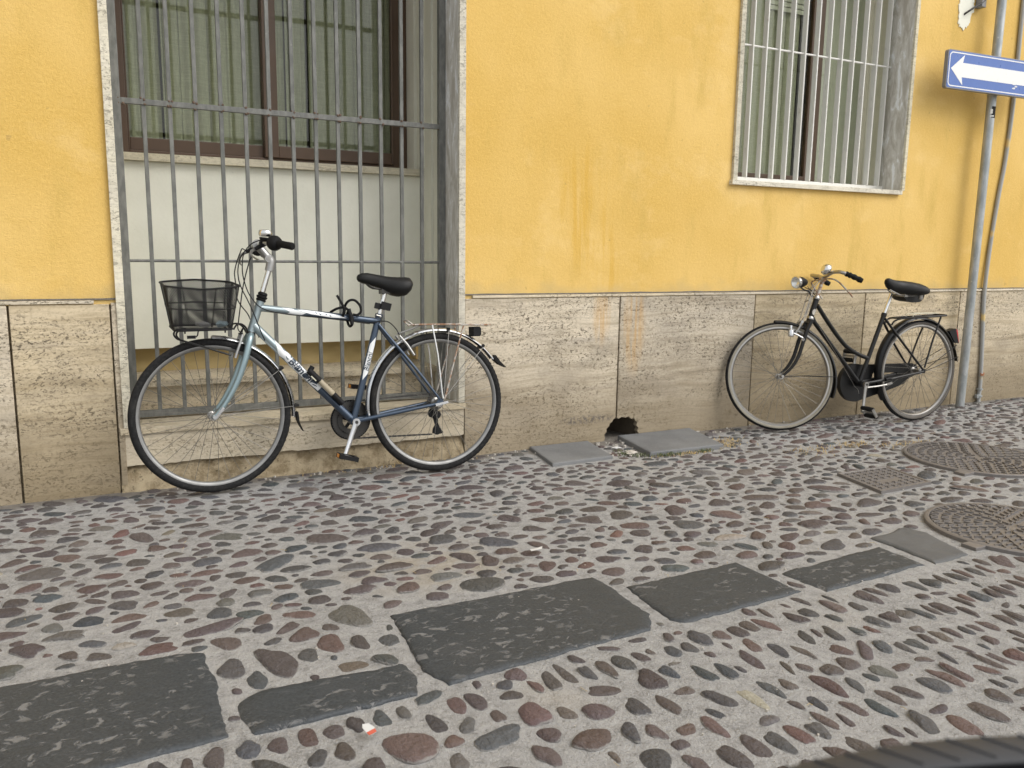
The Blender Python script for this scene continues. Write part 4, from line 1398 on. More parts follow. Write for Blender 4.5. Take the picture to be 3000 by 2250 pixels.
# rear wheel and mudguard
wheel(b1, Matrix.Translation((RW[0], 0, RW[1])), .354, .0185, .024, 'tyre', True, 36, .022, 2)
mb = MB(); mb.obox((.0, -.071, .353), Vector((.985, 0, .17)), Vector((-.17, 0, .985)), (0, 1, 0), .034, .006, .003)
mb.build('quick_release', 'alloy_bright', b1)
rf = fender(RW, lambda t: .373 + .010 * t, 189, 34, .0235).build('rear_mudguard', 'alloy_bright', b1, smooth=True, ang=45)
MB().prism([(.313, .575), (.324, .583), (.352, .545), (.384, .515), (.345, .532), (.318, .555)], -.021, .021, lambda a, b, h: (a, h, b)).build('mud_flap', 'black_rubber', rf)
for tp in ((.064, .717), (.249, .627)):
    mb = MB()
    for s in (-1, 1):
        mb.tube([(tp[0], s * .030, tp[1]), (.012, s * .064, .372)], .0017, 6)
    mb.build('mudguard_stay', 'steel', rf, smooth=True)
    dr = Vector((tp[0], 0, tp[1] - .354)).normalized(); tn = Vector((-dr.z, 0, dr.x))
    MB().obox((tp[0], 0, tp[1] + .003), dr, tn, (0, 1, 0), .012, .006, .031).build('stay_clip', 'black_plastic', rf)
# carrier
mb = MB()
for n_ in (-.055, .055):
    mb.tube([(-.125, n_ * .75, .747), (-.10, n_, .752), (.10, n_, .748), (.262, n_, .742)], .0042, 8, smooth=3)
for n_ in (-.02, .02):
    mb.tube([(-.10, n_, .752), (.262, n_, .743)], .003, 6)
for u in (-.10, .02, .14, .262):
    mb.tube([(u, -.055, .7505 - .02 * (u + .1)), (u, .055, .7505 - .02 * (u + .1))], .0038, 6)
mb.tube([(-.125, -.041, .747), (-.150, -.03, .770), (-.152, .03, .772), (-.125, .041, .747)], .0042, 8, smooth=4)
mb.tube([(.262, -.055, .742), (.292, -.03, .742), (.292, .03, .742), (.262, .055, .742)], .003, 6, smooth=3)
rack1 = mb.build('carrier', 'rust', b1, smooth=True)
for s in (-1, 1):
    MB().tube([(-.033, s * .055, .748), (-.012, s * .066, .60), (.002, s * .073, .402), (.006, s * .073, .378)], [.0045, .0045, .0045, .006], 8).build('carrier_stay', 'chrome', rack1, smooth=True)
    MB().tube([(.136, s * .055, .745), (.085, s * .066, .60), (.024, s * .073, .402), (.014, s * .073, .375)], .0042, 8).build('carrier_stay', 'rust', rack1, smooth=True)
MB().tube([(-.205, -.022, .708), (-.15, -.035, .726), (-.09, -.05, .748)], .0045, 8).build('carrier_stay', 'steel', rack1, smooth=True)
mb = MB(); mb.box(.196, .236, -.035, .035, .684, .734, .004); mb.box(.236, .242, -.030, .030, .690, .728, .002)
mb.build('rear_reflector', 'black_plastic', rack1)
# saddle, post
MB().tube(P3([(-.292, .79), (-.253, .922)]), .0136, 16).build('seat_post', 'chrome', b1, smooth=True)
mb = MB(); mb.tube(P3([(-.279, .833), (-.272, .857)]), .0185, 12); mb.obox((-.258, -.020, .846), (.96, 0, -.28), (0, 1, 0), (.28, 0, .96), .024, .012, .018)
mb.obox((-.296, -.012, .848), (.96, 0, -.28), (0, 1, 0), (.28, 0, .96), .014, .010, .014)
mb.build('light_bracket', 'black_plastic', b1, smooth=True, ang=30)
mb = MB(); mb.tube([(-.289, -.028, .797), (-.289, .028, .797)], .006, 10); mb.tube([(-.289, -.030, .797), (-.310, -.032, .803)], .004, 8)
mb.build('seat_clamp', 'steel', b1, smooth=True)
rows = [(-.391, .992, .978, .008), (-.385, 1.001, .968, .019), (-.368, 1.009, .960, .026), (-.34, 1.010, .952, .031), (-.30, 1.003, .940, .038), (-.26, .995, .918, .052),
        (-.22, .990, .899, .070), (-.185, .989, .892, .083), (-.155, .989, .897, .086), (-.137, .986, .914, .080), (-.127, .975, .934, .062)]
sd = saddle_loft(rows).build('saddle', 'vinyl_black', b1, smooth=True, ang=60)
mb = MB()
for n_ in (-.022, .022):
    mb.tube([(-.35, n_ * .4, .962), (-.31, n_, .935), (-.22, n_, .928), (-.16, n_ * 1.4, .93)], .0035, 7, smooth=3)
mb.obox((-.255, 0, .922), (1, 0, 0), (0, 1, 0), (0, 0, 1), .022, .030, .014)
mb.build('saddle_rail', 'dark_steel', sd, smooth=True, ang=30)
# drivetrain
def crankset(parent, bb, ped, ring_r, mat_crank, ring_n=.045):
    arms = []
    a = Vector((bb[0], -.060, bb[1])); p = Vector((ped[0], -.078, ped[1]))
    d = (p - a).normalized(); side = d.cross(Vector((0, 1, 0))).normalized()
    for s in (1, -1):
        mb = MB(); arms.append(mb)
        c0 = Vector((bb[0], s * -.060, bb[1])); v = Vector((p.x - a.x, s * (p.y - a.y), p.z - a.z))
        if s == -1: v = Vector((-(p.x - a.x), .018, -(p.z - a.z)))
        c1 = c0 + v
        mb.tube([c0, c0.lerp(c1, .12), c0.lerp(c1, .9), c1], [.018, .0135, .0105, .0125], 12, flat=(1, .62))
        mb.tube([c0 + Vector((0, s * .008, 0)), c0 - Vector((0, s * .009, 0))], .0185, 18)
        mb.tube([c1 + Vector((0, s * .006, 0)), c1 - Vector((0, s * .007, 0))], .0115, 14)
    cr = arms[0].build('crank', mat_crank, parent, smooth=True, ang=50)
    arms[1].build('crank_arm', mat_crank, cr, smooth=True, ang=50)
    MB().tube([(bb[0], -.0725, bb[1]), (bb[0], -.068, bb[1])], .008, 12).build('crank_bolt', 'dark_steel', cr, smooth=True)
    return cr, p
cr1, pd1 = crankset(b1, BB, (-.502, .133), .09, 'alloy_bright')
def toothed(c, n0, r, teeth, th, inner, depth=.004):
    P = []
    for k in range(teeth * 4):
        rr = r + (depth if k % 4 in (1, 2) else 0)
        q = 2 * math.pi * k / (teeth * 4)
        P.append((rr * math.cos(q), rr * math.sin(q)))
    I = [(inner * math.cos(2 * math.pi * k / (teeth * 4)), inner * math.sin(2 * math.pi * k / (teeth * 4))) for k in range(teeth * 4)]
    mb = MB()
    n = len(P)
    vs = [(c[0] + a, h, c[1] + b) for h in (n0, n0 + th) for Q in (P, I) for a, b in Q]
    fs = []
    for i in range(n):
        j = (i + 1) % n
        fs += [(i, j, n + j, n + i), (2 * n + i, 2 * n + j, 3 * n + j, 3 * n + i), (i, j, 2 * n + j, 2 * n + i), (n + i, n + j, 3 * n + j, 3 * n + i)]
    return mb.add(vs, fs)
toothed(BB, .046, .091, 44, .003, .062).build('chainring', 'dark_steel', cr1)
toothed(BB, .038, .066, 34, .003, .044).build('chainring', 'dark_steel', cr1)
mb = MB()
mb.lathe([(.092, .0535), (.100, .0545), (.1005, .056), (.060, .056), (.060, .0545)], (BB[0], 0, BB[1]), (0, 1, 0), 48, closed=True)
for k in range(5):
    q = 2 * math.pi * k / 5 + .3
    mb.tube([(BB[0], .05, BB[1]), (BB[0] + .070 * math.cos(q), .05, BB[1] + .070 * math.sin(q))], .0085, 8)
mb.build('chain_guard', 'black_plastic', cr1, smooth=True, ang=40)
def pedal(parent, c, s, tilt, refl):
    mb = MB()
    ux = Vector((math.cos(tilt), 0, math.sin(tilt))); uz = Vector((-math.sin(tilt), 0, math.cos(tilt))); uy = Vector((0, s, 0))
    c = Vector(c) + uy * .052
    for q in (-1, 1):
        mb.obox(c + ux * (q * .037), ux, uy, uz, .008, .043, .011)
        mb.obox(c + uy * (q * .040), ux, uy, uz, .043, .005, .010)
    mb.obox(c, ux, uy, uz, .014, .043, .009)
    pd = mb.build('pedal', 'black_plastic', parent)
    MB().obox(c + ux * -.0455, ux, uy, uz, .002, .018, .008).build('pedal_reflector', 'orange_reflector', pd)
    MB().obox(c + ux * .0455, ux, uy, uz, .002, .018, .008).build('pedal_reflector', 'orange_reflector', pd)
pedal(cr1, pd1, -1, R_(-16), 1)
pedal(cr1, (-.372, .078, .445), 1, R_(-8), 1)
mb = MB()
for i, r_ in enumerate((.045, .040, .036, .032, .028, .024)):
    mb.lathe([(.012, .032 + i * .004), (r_, .032 + i * .004), (r_, .0335 + i * .004), (.012, .0335 + i * .004)], (0, 0, .354), (0, 1, 0), 26)
mb.build('cassette', 'dark_steel', b1, smooth=True, ang=40)
mb = MB()
mb.prism([(-.036, .290), (-.030, .310), (-.004, .330), (.012, .325), (.018, .27), (.014, .245), (.026, .215), (.044, .190), (.030, .184), (.004, .182), (-.016, .190), (-.012, .214), (.0, .232), (-.010, .268), (-.03, .275)], .044, .052, lambda a, b, h: (a, h, b))
for c in ((.008, .285), (.006, .203)):
    mb.lathe([(0, .034), (.020, .034), (.022, .036), (.020, .038), (0, .038)], (c[0], 0, c[1]), (0, 1, 0), 16)
mb.build('derailleur', 'black_plastic', b1, smooth=True, ang=30)
def chain(pts, parent, n_=.046):
    mb = MB()
    pts = [Vector((p[0], p[2] if len(p) > 2 else n_, p[1])) for p in pts]
    out = []
    for a, b in zip(pts[:-1], pts[1:]):
        k = max(1, int((b - a).length / .0127))
        for i in range(k):
            out.append((a.lerp(b, i / k), a.lerp(b, (i + 1) / k)))
    for i, (a, b) in enumerate(out):
        d = (b - a).normalized(); up = d.cross(Vector((0, 1, 0))).normalized()
        mb.obox((a + b) / 2, d, up, (0, 1, 0), (b - a).length * .52, .0042 if i % 2 else .0034, .0036 if i % 2 else .0024)
    return mb.build('chain', 'dark_steel', parent)
chain([(-.430, .381), (.0, .397, .040)], b1)
chain([(-.445, .197), (-.02, .186, .040)], b1)
# pump on the down tube
dv = Vector((.68, 0, -.733)); up_ = Vector((.733, 0, .68))
pb = Vector((-.640, -.036, .540))
mb = MB(); mb.tube([pb + dv * .012, pb + dv * .155], .0135, 14)
pump = mb.build('pump', 'tan_pump', b1, smooth=True)
mb = MB(); mb.tube([pb - dv * .012, pb + dv * .06], .0155, 14); mb.tube([pb - dv * .004 - up_ * .002, pb + up_ * .026 - dv * .012], [.013, .012], 10)
mb.build('pump_head', 'black_plastic', pump, smooth=True, ang=40)
mb = MB(); mb.tube([pb + dv * .150, pb + dv * .215], [.0145, .0125], 12)
mb.obox(pb + dv * .19 + Vector((0, .010, 0)), dv, up_, (0, 1, 0), .03, .012, .010)
mb.build('pump_mount', 'black_plastic', pump, smooth=True, ang=40)
MB().obox(pb + dv * .030 - up_ * .012 + Vector((0, -.006, 0)), dv, up_, (0, 1, 0), .016, .003, .006).build('pump_lever', 'cream_paint', pump)
# basket
BK = dict(top=(-1.268, -.958, .150), bot=(-1.238, -.992, .105))
def rrect(u0, u1, hn, rad, m=10):
    """rounded rectangle as points, starting at the near left corner"""
    out = []
    for cx, cy, a in ((u1 - rad, hn - rad, 0), (u0 + rad, hn - rad, 90), (u0 + rad, -hn + rad, 180), (u1 - rad, -hn + rad, 270)):
        for i in range(m):
            q = R_(a + 90 * i / (m - 1))
            out.append((cx + rad * math.cos(q), cy + rad * math.sin(q)))
    return out
def resample(P, n):
    P = [Vector(p) for p in P]; P.append(P[0])
    L = [0]
    for a, b in zip(P[:-1], P[1:]): L.append(L[-1] + (b - a).length)
    out = []; j = 0
    for i in range(n):
        t = L[-1] * i / n
        while L[j + 1] < t: j += 1
        out.append(P[j].lerp(P[j + 1], (t - L[j]) / max(1e-9, L[j + 1] - L[j])))
    return out
NB = 210
topP = resample(rrect(-1.268, -.958, .150, .05), NB); botP = resample(rrect(-1.238, -.992, .108, .04), NB)
def bkt(i, t):
    """point on the basket's side; t = 0 bottom, 1 top"""
    p = botP[i % NB].lerp(topP[i % NB], t)
    dip = .0
    wt = .958 - .014 * (1 - abs((p.x + 1.113) / .16)) if p.y < 0 else .958 + .010 * (1 - abs((p.x + 1.113) / .16))
    w = .764 + (wt - .764) * t
    return Vector((p.x, p.y, w + .10 * p.y))
mb = MB()
for t, r_ in ((1.0, .0048), (.50, .0030), (.0, .0048)):
    ring = [bkt(i, t) for i in range(0, NB + 3, 2)]
    mb.tube(ring, r_, 7, caps=False)
for i in range(0, NB, 1):
    pass
bask = mb.build('basket', 'black_plastic', b1, smooth=True)
bask.matrix_local = ST1
mb = MB()
rows = 32
half = .0014
for j in range(rows):
    for i in range(NB):
        if (i + j) % 2: continue
        a = bkt(i, j / rows)
        for di in (-1, 1):
            b = bkt(i + di, (j + 1) / rows)
            d = (b - a).normalized(); nn = Vector((botP[i].x + 1.115, botP[i].y * 1.4, 0)).normalized(); sd_ = d.cross(nn).normalized() * half
            mb.add([a - sd_, a + sd_, b + sd_, b - sd_], [(0, 1, 2, 3)])
for i in range(0, 30):
    u = -1.236 + .242 * i / 29
    for d in (-1, 1):
        p0 = Vector((u, -.104, .764 - .0104)); p1 = Vector((max(-1.236, min(-.994, u + d * .12)), .104, .764 + .0104))
        sd_ = Vector((.0009, 0, 0))
        mb.add([p0 - sd_, p0 + sd_, p1 + sd_, p1 - sd_], [(0, 1, 2, 3)])
mb.build('wire_mesh', 'black_plastic', bask, kind='stuff')
mb = MB()
for i in (8, 45, 98, 148):
    p, q = bkt(i, 0), bkt(i, 1)
    mb.tube([p, q], .0030, 6)
mb.tube([(-.985, -.06, .752), (-.968, -.05, .773), (-.948, -.04, .776), (-.928, -.032, .762), (-.915, -.024, .735)], .0042, 8, smooth=4)
mb.tube([(-.985, .06, .758), (-.968, .05, .775), (-.948, .04, .776), (-.928, .032, .762), (-.915, .024, .735)], .0042, 8, smooth=4)
for n_ in (-.05, .05):
    mb.tube([(-.99, n_, .753), (-1.19, n_, .757), (-1.216, n_, .752), (-1.226, n_, .735), (-1.216, n_, .717), (-1.195, n_, .706), (-1.117, n_, .679), (-1.000, n_, .636)], .0042, 8, smooth=4)
mb.tube([(-1.097, -.03, .752), (-1.129, -.03, .750), (-1.135, -.03, .731), (-1.143, -.03, .722)], .0030, 7, smooth=3)
mb.obox((-1.162, -.030, .722), (1, 0, 0), (0, 1, 0), (0, 0, 1), .018, .004, .007)
for u in (-1.19, -1.02):
    mb.tube([(u, -.05, .765), (u, -.05, .738)], .0035, 6)
sbuild(mb, 'basket_bracket', 'black_paint', b1, ST1)

# coiled cable lock over the top tube
t = empty('cable_lock', (0, 0, 0))
t.matrix_world = Matrix.Translation((1.5073, -.2571, 0)) @ Matrix.Rotation(-.0361, 4, 'Z') @ Matrix.Rotation(-.0951, 4, 'X')
tag(t, 'black cable lock looped over the top tube of the blue bicycle', 'lock')
mb = MB()
mb.tube([(-.499, -.030, .902), (-.484, -.032, .874), (-.468, -.034, .839), (-.470, -.02, .806), (-.46, .022, .79), (-.45, .03, .83), (-.455, -.01, .855), (-.440, -.030, .875), (-.414, -.032, .876), (-.389, -.030, .851), (-.385, -.028, .822), (-.401, -.028, .806), (-.423, -.028, .808)], .0062, 9, smooth=6)
mb.tube([(-.524, .010, .822), (-.498, -.02, .838), (-.463, -.028, .842), (-.439, -.028, .82), (-.427, -.028, .794), (-.429, -.026, .762), (-.436, .0, .752), (-.440, .024, .775), (-.441, .024, .81), (-.437, -.002, .832)], .0062, 9, smooth=6)
mb.build('cable_loop', 'black_rubber', t, smooth=True)
MB().tube([(-.444, -.028, .836), (-.434, -.030, .795), (-.431, -.030, .760)], .0095, 12).build('lock_body', 'black_plastic', t, smooth=True)

# crumpled paper lying in the basket
def crumple(name, c, s, mat, label, seed, M=None):
    bm = bmesh.new()
    bmesh.ops.create_icosphere(bm, subdivisions=2, radius=1)
    for v in bm.verts:
        k = 1 + .55 * mnoise.noise(v.co * 1.9 + Vector((seed, 0, 0))) + .3 * mnoise.noise(v.co * 4 + Vector((seed, 3, 0)))
        v.co = Vector((v.co.x * s[0] * k, v.co.y * s[1] * k, v.co.z * s[2] * k))
    mb = MB(); mb.bm(bm)
    o = mb.build(name, mat)
    o.matrix_world = (M if M else Matrix.Identity(4)) @ Matrix.Translation(c)
    tag(o, label, 'litter')
    return o
MB1 = Matrix.Translation((1.5073, -.2571, 0)) @ Matrix.Rotation(-.0361, 4, 'Z') @ Matrix.Rotation(-.0951, 4, 'X') @ ST1
crumple('crumpled_paper', (-1.115, -.055, .778), (.030, .020, .013), 'paper_white', 'crumpled white paper lying in the middle of the basket', 1, MB1)
crumple('crumpled_paper', (-1.032, -.05, .778), (.026, .020, .014), 'paper_blue', 'crumpled pale blue paper in the rear corner of the basket', 5, MB1)

# ------------------------------------------------------------------ the black bicycle
b2 = empty('bicycle', (4.9921, -.3395, 0), (-.0335, 0, -.0846))
SHEAR = Matrix(((1, 0, -.05, .014), (0, 1, 0, 0), (0, 0, 1, .002), (0, 0, 0, 1)))
tag(b2, 'old black step-through bicycle with headlamp and chain case by the sign pole', 'bicycle')
HT2 = ((-.900, .840), (-.9366, .733))
ST2 = steer_matrix(*HT2, -.4226)
I4 = Matrix.Identity(4)
RW, FW, BB = (0., .3461), (-1.1415, .3523), (-.507, .279)
mb = MB()
mb.tube(P3([(-.871, .842), (-.916, .727)]), .0180, 14)
mb.tube(P3([(-.864, .803), (-.800, .722), (-.735, .645), (-.675, .580), (-.615, .527), (-.535, .482), (-.440, .447)]), .0140, 12, smooth=5)
mb.tube(P3([(-.912, .737), (-.885, .693), (-.518, .291)]), .0145, 12)
mb.tube(P3([(-.301, .735), (-.507, .279)]), .0145, 12)
mb.tube([(BB[0], -.036, BB[1]), (BB[0], .036, BB[1])], .021, 16)
mb.tube(P3([(-.306, .722), (-.298, .742)]), .0185, 12)
for s in (-1, 1):
    mb.tube([(-.306, s * .013, .708), (-.17, s * .042, .54), (-.006, s * .062, .356)], [.0085, .008, .007], 10)
    mb.tube([(-.492, s * .028, .281), (-.25, s * .046, .307), (-.006, s * .062, .344)], [.0105, .0100, .0085], 10)
    mb.prism([(-.03, .335), (-.012, .366), (.010, .362), (.014, .345), (.004, .332)], s * .062 - .003, s * .062 + .003, lambda a, b, h: (a, h, b))
fr2 = mb.build('frame', 'black_paint', b2, smooth=True, ang=50)
MB().lathe([(0, -.008), (.0225, -.008), (.0235, 0), (.018, .008), (.015, .016), (0, .016)], (-.869, 0, .847), (.366, 0, .931), 18).build('headset', 'steel', b2, smooth=True)
MB().lathe([(0, -.010), (.022, -.010), (.0235, 0), (.019, .008), (0, .008)], (-.918, 0, .722), (.366, 0, .931), 18).build('headset', 'steel', b2, smooth=True)
mb = MB(); mb.tube([(-.908, -.0181, .772), (-.9055, -.0184, .780)], .001, 5)
pts = []
for k in range(24):
    q = 2 * math.pi * k / 24
    pts.append((.036 + .020 * math.cos(q), .013 * math.sin(q)))
decal('head_badge', [pts], (-.916, .727), (-.871, .842), .0184, 'chip_white', fr2)
# fork and front wheel
mb = MB()
mb.tube(P3([(-.914, .731), (-.926, .700)]), [.018, .022], 12)
mb.tube([(-.928, -.052, .697), (-.928, .052, .697)], .0125, 12)
for s in (-1, 1):
    mb.tube([(-.930, s * .048, .699), (-.962, s * .049, .64), (-.996, s * .050, .555), (-1.027, s * .050, .478), (-1.075, s * .051, .408), (-1.138, s * .052, .354)],
            [.0135, .0130, .0125, .0115, .0095, .0080], 12, smooth=5)
fk2 = sbuild(mb, 'fork', 'black_paint', b2, ST2)
mb = MB()
for s in (-1, 1):
    mb.tube([(-1.1405, s * .048, .3517), (-1.1405, s * .068, .3517)], .009, 8)
sbuild(mb, 'axle_nut', 'steel', fk2, ST2)
wheel(b2, ST2 @ Matrix.Translation((-1.1449, 0, .3543)), .3461, .0175, .026, 'cream_rubber', False, 36, .018, 3)
ff2 = sbuild(fender(FW, lambda t: .359 + .004 * t, 91, -24, .0255), 'front_mudguard', 'black_paint', b2, ST2)
for a in (-2.,):
    mb = MB()
    for s in (-1, 1):
        mb.tube([(-1.135, s * .060, .352), (-.99, s * .045, .352), (FW[0] + .352 * math.cos(R_(a)), s * .028, FW[1] + .352 * math.sin(R_(a)))], .0024, 6)
    sbuild(mb, 'mudguard_stay', 'black_paint', ff2, ST2)
# stem, bar, rod brakes
mb = MB(); mb.tube(P3([(-.866, .852), (-.828, .948)]), .0115, 12)
mb.tube(P3([(-.829, .944), (-.826, .958), (-.822, .966)]), .0145, 12)
mb.tube([(-.822, -.026, .966), (-.822, .026, .966)], .0165, 14)
st2 = sbuild(mb, 'stem', 'rust', b2, ST2)
ROLLB = Matrix.Translation((-.822, 0, .978)) @ Matrix.Rotation(.09, 4, 'X') @ Matrix.Translation((.822, 0, -.966))
half = [(-.822, 0, .966), (-.816, .04, .972), (-.813, .075, .977), (-.820, .13, .984), (-.821, .19, .991), (-.806, .238, .990), (-.783, .260, .981), (-.74, .268, .962), (-.690, .270, .936)]
mb = MB(); mb.tube([(u, -n_, w) for u, n_, w in reversed(half)] + half[1:], .0110, 12, smooth=5)
mb.xf(ROLLB)
bar2 = sbuild(mb, 'handlebar', 'steel', b2, ST2)
for s in (-1, 1):
    mb = MB()
    gp = [Vector((-.775, s * .262, .978)), Vector((-.74, s * .268, .962)), Vector((-.690, s * .270, .936)), Vector((-.681, s * .270, .931))]
    P = []
    for i in range(15):
        t_ = i / 14
        p = gp[0].lerp(gp[1], t_ * 2) if t_ < .5 else gp[1].lerp(gp[2], t_ * 2 - 1)
        P.append((p, .0165 + (.0022 * math.sin(t_ * 14 * 1.6) if .1 < t_ < .95 else 0)))
    mb.tube([p for p, _ in P] + [gp[3]], [r_ for _, r_ in P] + [.0155], 14)
    mb.xf(ROLLB)
    sbuild(mb, 'grip', 'black_rubber', bar2, ST2)
    mb = MB()
    mb.tube([(-.835, s * .03, .952), (-.822, s * .10, .955), (-.824, s * .19, .948), (-.808, s * .235, .928), (-.775, s * .256, .884), (-.737, s * .262, .834)], [.0055, .0055, .0055, .0055, .0052, .005], 8, smooth=5)
    mb.xf(ROLLB)
    sbuild(mb, 'brake_lever', 'rust', bar2, ST2)
mb = MB()
mb.lathe([(.0, -.004), (.033, -.004), (.0365, .002), (.0365, .010), (.034, .020), (.026, .030), (.014, .036), (0, .038)], (-.838, -.135, 1.006), (-.75, -.1, .66), 28)
bl2 = sbuild(mb, 'bell', 'chrome', bar2, ST2)
mb = MB(); mb.lathe([(0, -.014), (.020, -.014), (.034, -.004), (0, -.003)], (-.838, -.135, 1.006), (-.75, -.1, .66), 20); mb.tube([(-.826, -.135, .994), (-.818, -.15, 1.035)], [.006, .004], 8)
sbuild(mb, 'bell_base', 'dull_alloy', bl2, ST2)
mb = MB()
for s in (-1, 1):
    mb.tube([(-.848, s * .030, .958), (-.880, s * .036, .925), (-.900, s * .040, .900), (-.928, s * .040, .834), (-.975, s * .040, .715), (-.985, s * .040, .690)], .0030, 7)
mb.tube([(-.93, -.042, .832), (-.93, .042, .832)], .0045, 8)
mb.tube([(-.900, -.02, .862), (-.938, -.026, .775), (-.960, -.03, .722)], .0028, 6)
rod = sbuild(mb, 'brake_rod', 'steel', b2, ST2)
mb = MB()
for s in (-1, 1):
    mb.tube([(-.985, s * .040, .700), (-1.004, s * .040, .660), (-1.03, s * .034, .622)], .0065, 8, flat=(1, .7))
    mb.obox((-1.03, s * .022, .628), (.8, 0, .55), (-.55, 0, .8), (0, 1, 0), .022, .006, .006)
mb.tube([(-.985, -.044, .696), (-.985, .044, .696)], .009, 10)
sbuild(mb, 'brake', 'dull_alloy', b2, ST2)
# headlamp and dynamo
LC, LA = (-.995, -.012, .951), (.86, .50, .05)
mb = MB()
mb.lathe([(0, .100), (.010, .098), (.022, .082), (.034, .050), (.0375, .022), (.0375, 0), (.034, 0)], LC, LA, 24)
lamp = sbuild(mb, 'headlamp', 'black_plastic', b2, ST2)
mb = MB(); mb.lathe([(.0382, .014), (.0405, .008), (.0400, -.005), (.035, -.007), (.0335, 0)], LC, LA, 28); sbuild(mb, 'lamp_bezel', 'chrome', lamp, ST2)
mb = MB(); mb.lathe([(.0345, -.004), (.025, .012), (.009, .020), (0, .021)], LC, LA, 24); sbuild(mb, 'lamp_lens', 'lamp_glass', lamp, ST2)
mb = MB()
mb.tube([(-.965, -.005, .918), (-.945, -.005, .902), (-.915, -.004, .890), (-.905, 0, .868), (-.875, 0, .853)], .0055, 8, smooth=4, flat=(1, .6))
mb.tube([(-.940, .0, .918), (-.905, .0, .905), (-.880, 0, .87)], .003, 6)
mb.tube([(-.925, -.012, .925), (-.912, -.02, .885), (-.925, -.02, .82), (-.96, -.03, .74), (-1.03, -.05, .66)], .0015, 5, smooth=4)
sbuild(mb, 'lamp_bracket', 'black_paint', lamp, ST2)
mb = MB()
mb.lathe([(0, -.030), (.016, -.030), (.0185, -.024), (.0185, .012), (.012, .018), (.0075, .020), (.0085, .024), (.0085, .042), (0, .043)], (-1.062, -.043, .632), (.12, .10, 1), 18)
mb.tube([(-1.05, -.043, .625), (-1.02, -.050, .610), (-.985, -.052, .588)], .006, 8)
mb.tube([(-.995, -.066, .580), (-.982, -.038, .588)], .009, 10)
sbuild(mb, 'dynamo', 'alloy_bright', b2, ST2)
# rear
wheel(b2, Matrix.Translation((RW[0], 0, RW[1])), .3461, .0175, .026, 'grimy_rubber', False, 36, .022, 4)
rf2 = fender(RW, lambda t: .362 + .010 * t, 212, 8, .0275, 72).build('rear_mudguard', 'black_paint', b2, smooth=True, ang=45)
mb = MB()
for s in (-1, 1):
    mb.tube([(.0, s * .066, .350), (.16, s * .05, .43), (.34, s * .029, .515)], .0025, 6)
    mb.tube([(.0, s * .066, .346), (.17, s * .05, .385), (.355, s * .029, .432)], .0025, 6)
mb.build('mudguard_stay', 'black_paint', rf2, smooth=True)
mb = MB()
mb.prism([(.268, .612), (.330, .628), (.345, .58), (.362, .525), (.325, .528), (.292, .575)], -.026, .026, lambda a, b, h: (a, h, b))
tl = mb.build('tail_lamp', 'black_plastic', rf2)
MB().prism([(.331, .626), (.352, .616), (.366, .528), (.363, .524), (.346, .58)], -.023, .023, lambda a, b, h: (a, h, b)).build('tail_lens', 'red_lens', tl)
mb = MB()
for s in (-1, 1):
    mb.tube([(-.262, s * .030, .665), (-.245, s * .034, .690), (-.20, s * .045, .706), (-.10, s * .052, .712), (.05, s * .055, .716), (.198, s * .055, .722)], .0062, 9, smooth=4)
for u in (-.20, -.03, .10):
    mb.tube([(u, -.05, .708 + .03 * (u + .2)), (u, .05, .708 + .03 * (u + .2))], .005, 8)
mb.tube([(.198, -.055, .722), (.215, -.035, .724), (.215, .035, .724), (.198, .055, .722)], .0068, 8, smooth=4)
rk2 = mb.build('carrier', 'black_paint', b2, smooth=True)
for s in (-1, 1):
    MB().tube([(.150, s * .055, .712), (.075, s * .062, .56), (-.004, s * .070, .372)], .0062, 8).build('carrier_stay', 'black_paint', rk2, smooth=True)
mb = MB()
for s in (-1, 1):
    mb.tube([(-.075, s * .03, .716), (-.055, s * .028, .735), (.10, s * .025, .738), (.17, s * .022, .736)], .0022, 6, smooth=4)
mb.tube([(.17, -.022, .736), (.17, .022, .736)], .0022, 6)
mb.build('spring_clip', 'cream_paint', rk2, smooth=True)
MB().tube(P3([(-.303, .732), (-.238, .872)]), .0125, 14).build('seat_post', 'chrome', b2, smooth=True)
MS = Matrix.Translation((-.240, 0, 0)) @ Matrix.Rotation(R_(10), 4, 'Z') @ Matrix.Rotation(R_(5), 4, 'X') @ Matrix.Translation((.240, 0, 0))
rows = [(-.424, .962, .950, .008), (-.418, .974, .935, .018), (-.400, .979, .915, .024), (-.37, .972, .900, .028), (-.33, .966, .890, .036), (-.285, .963, .880, .055),
        (-.235, .961, .872, .080), (-.185, .957, .866, .100), (-.135, .950, .866, .108), (-.095, .940, .870, .104), (-.068, .926, .880, .085), (-.058, .912, .895, .055)]
sd2 = saddle_loft(rows).xf(MS).build('saddle', 'vinyl_black', b2, smooth=True, ang=60)
mb = MB()
for n_ in (-.025, .025):
    mb.tube([(-.39, n_ * .4, .905), (-.30, n_, .872), (-.20, n_, .864), (-.13, n_ * 2, .872)], .004, 7, smooth=3)
for n_ in (-.06, .06):
    mb.lathe([(.012 + .002 * (k % 2), .012 * k - .03) for k in range(5)], (-.125, n_, .872), (0, 0, 1), 10)
mb.obox((-.238, 0, .872), (1, 0, 0), (0, 1, 0), (0, 0, 1), .018, .030, .014)
mb.xf(MS).build('saddle_spring', 'steel', sd2, smooth=True, ang=40)
mb = MB()
mb.prism([(-.020, .872), (.010, .912), (.030, .902), (.004, .838), (-.03, .818), (-.12, .816), (-.18, .828), (-.21, .852), (-.16, .868)], .0, .095, lambda a, b, h: (a, h, b))
mb.xf(MS).build('saddle_skirt', 'vinyl_black', sd2, smooth=False)
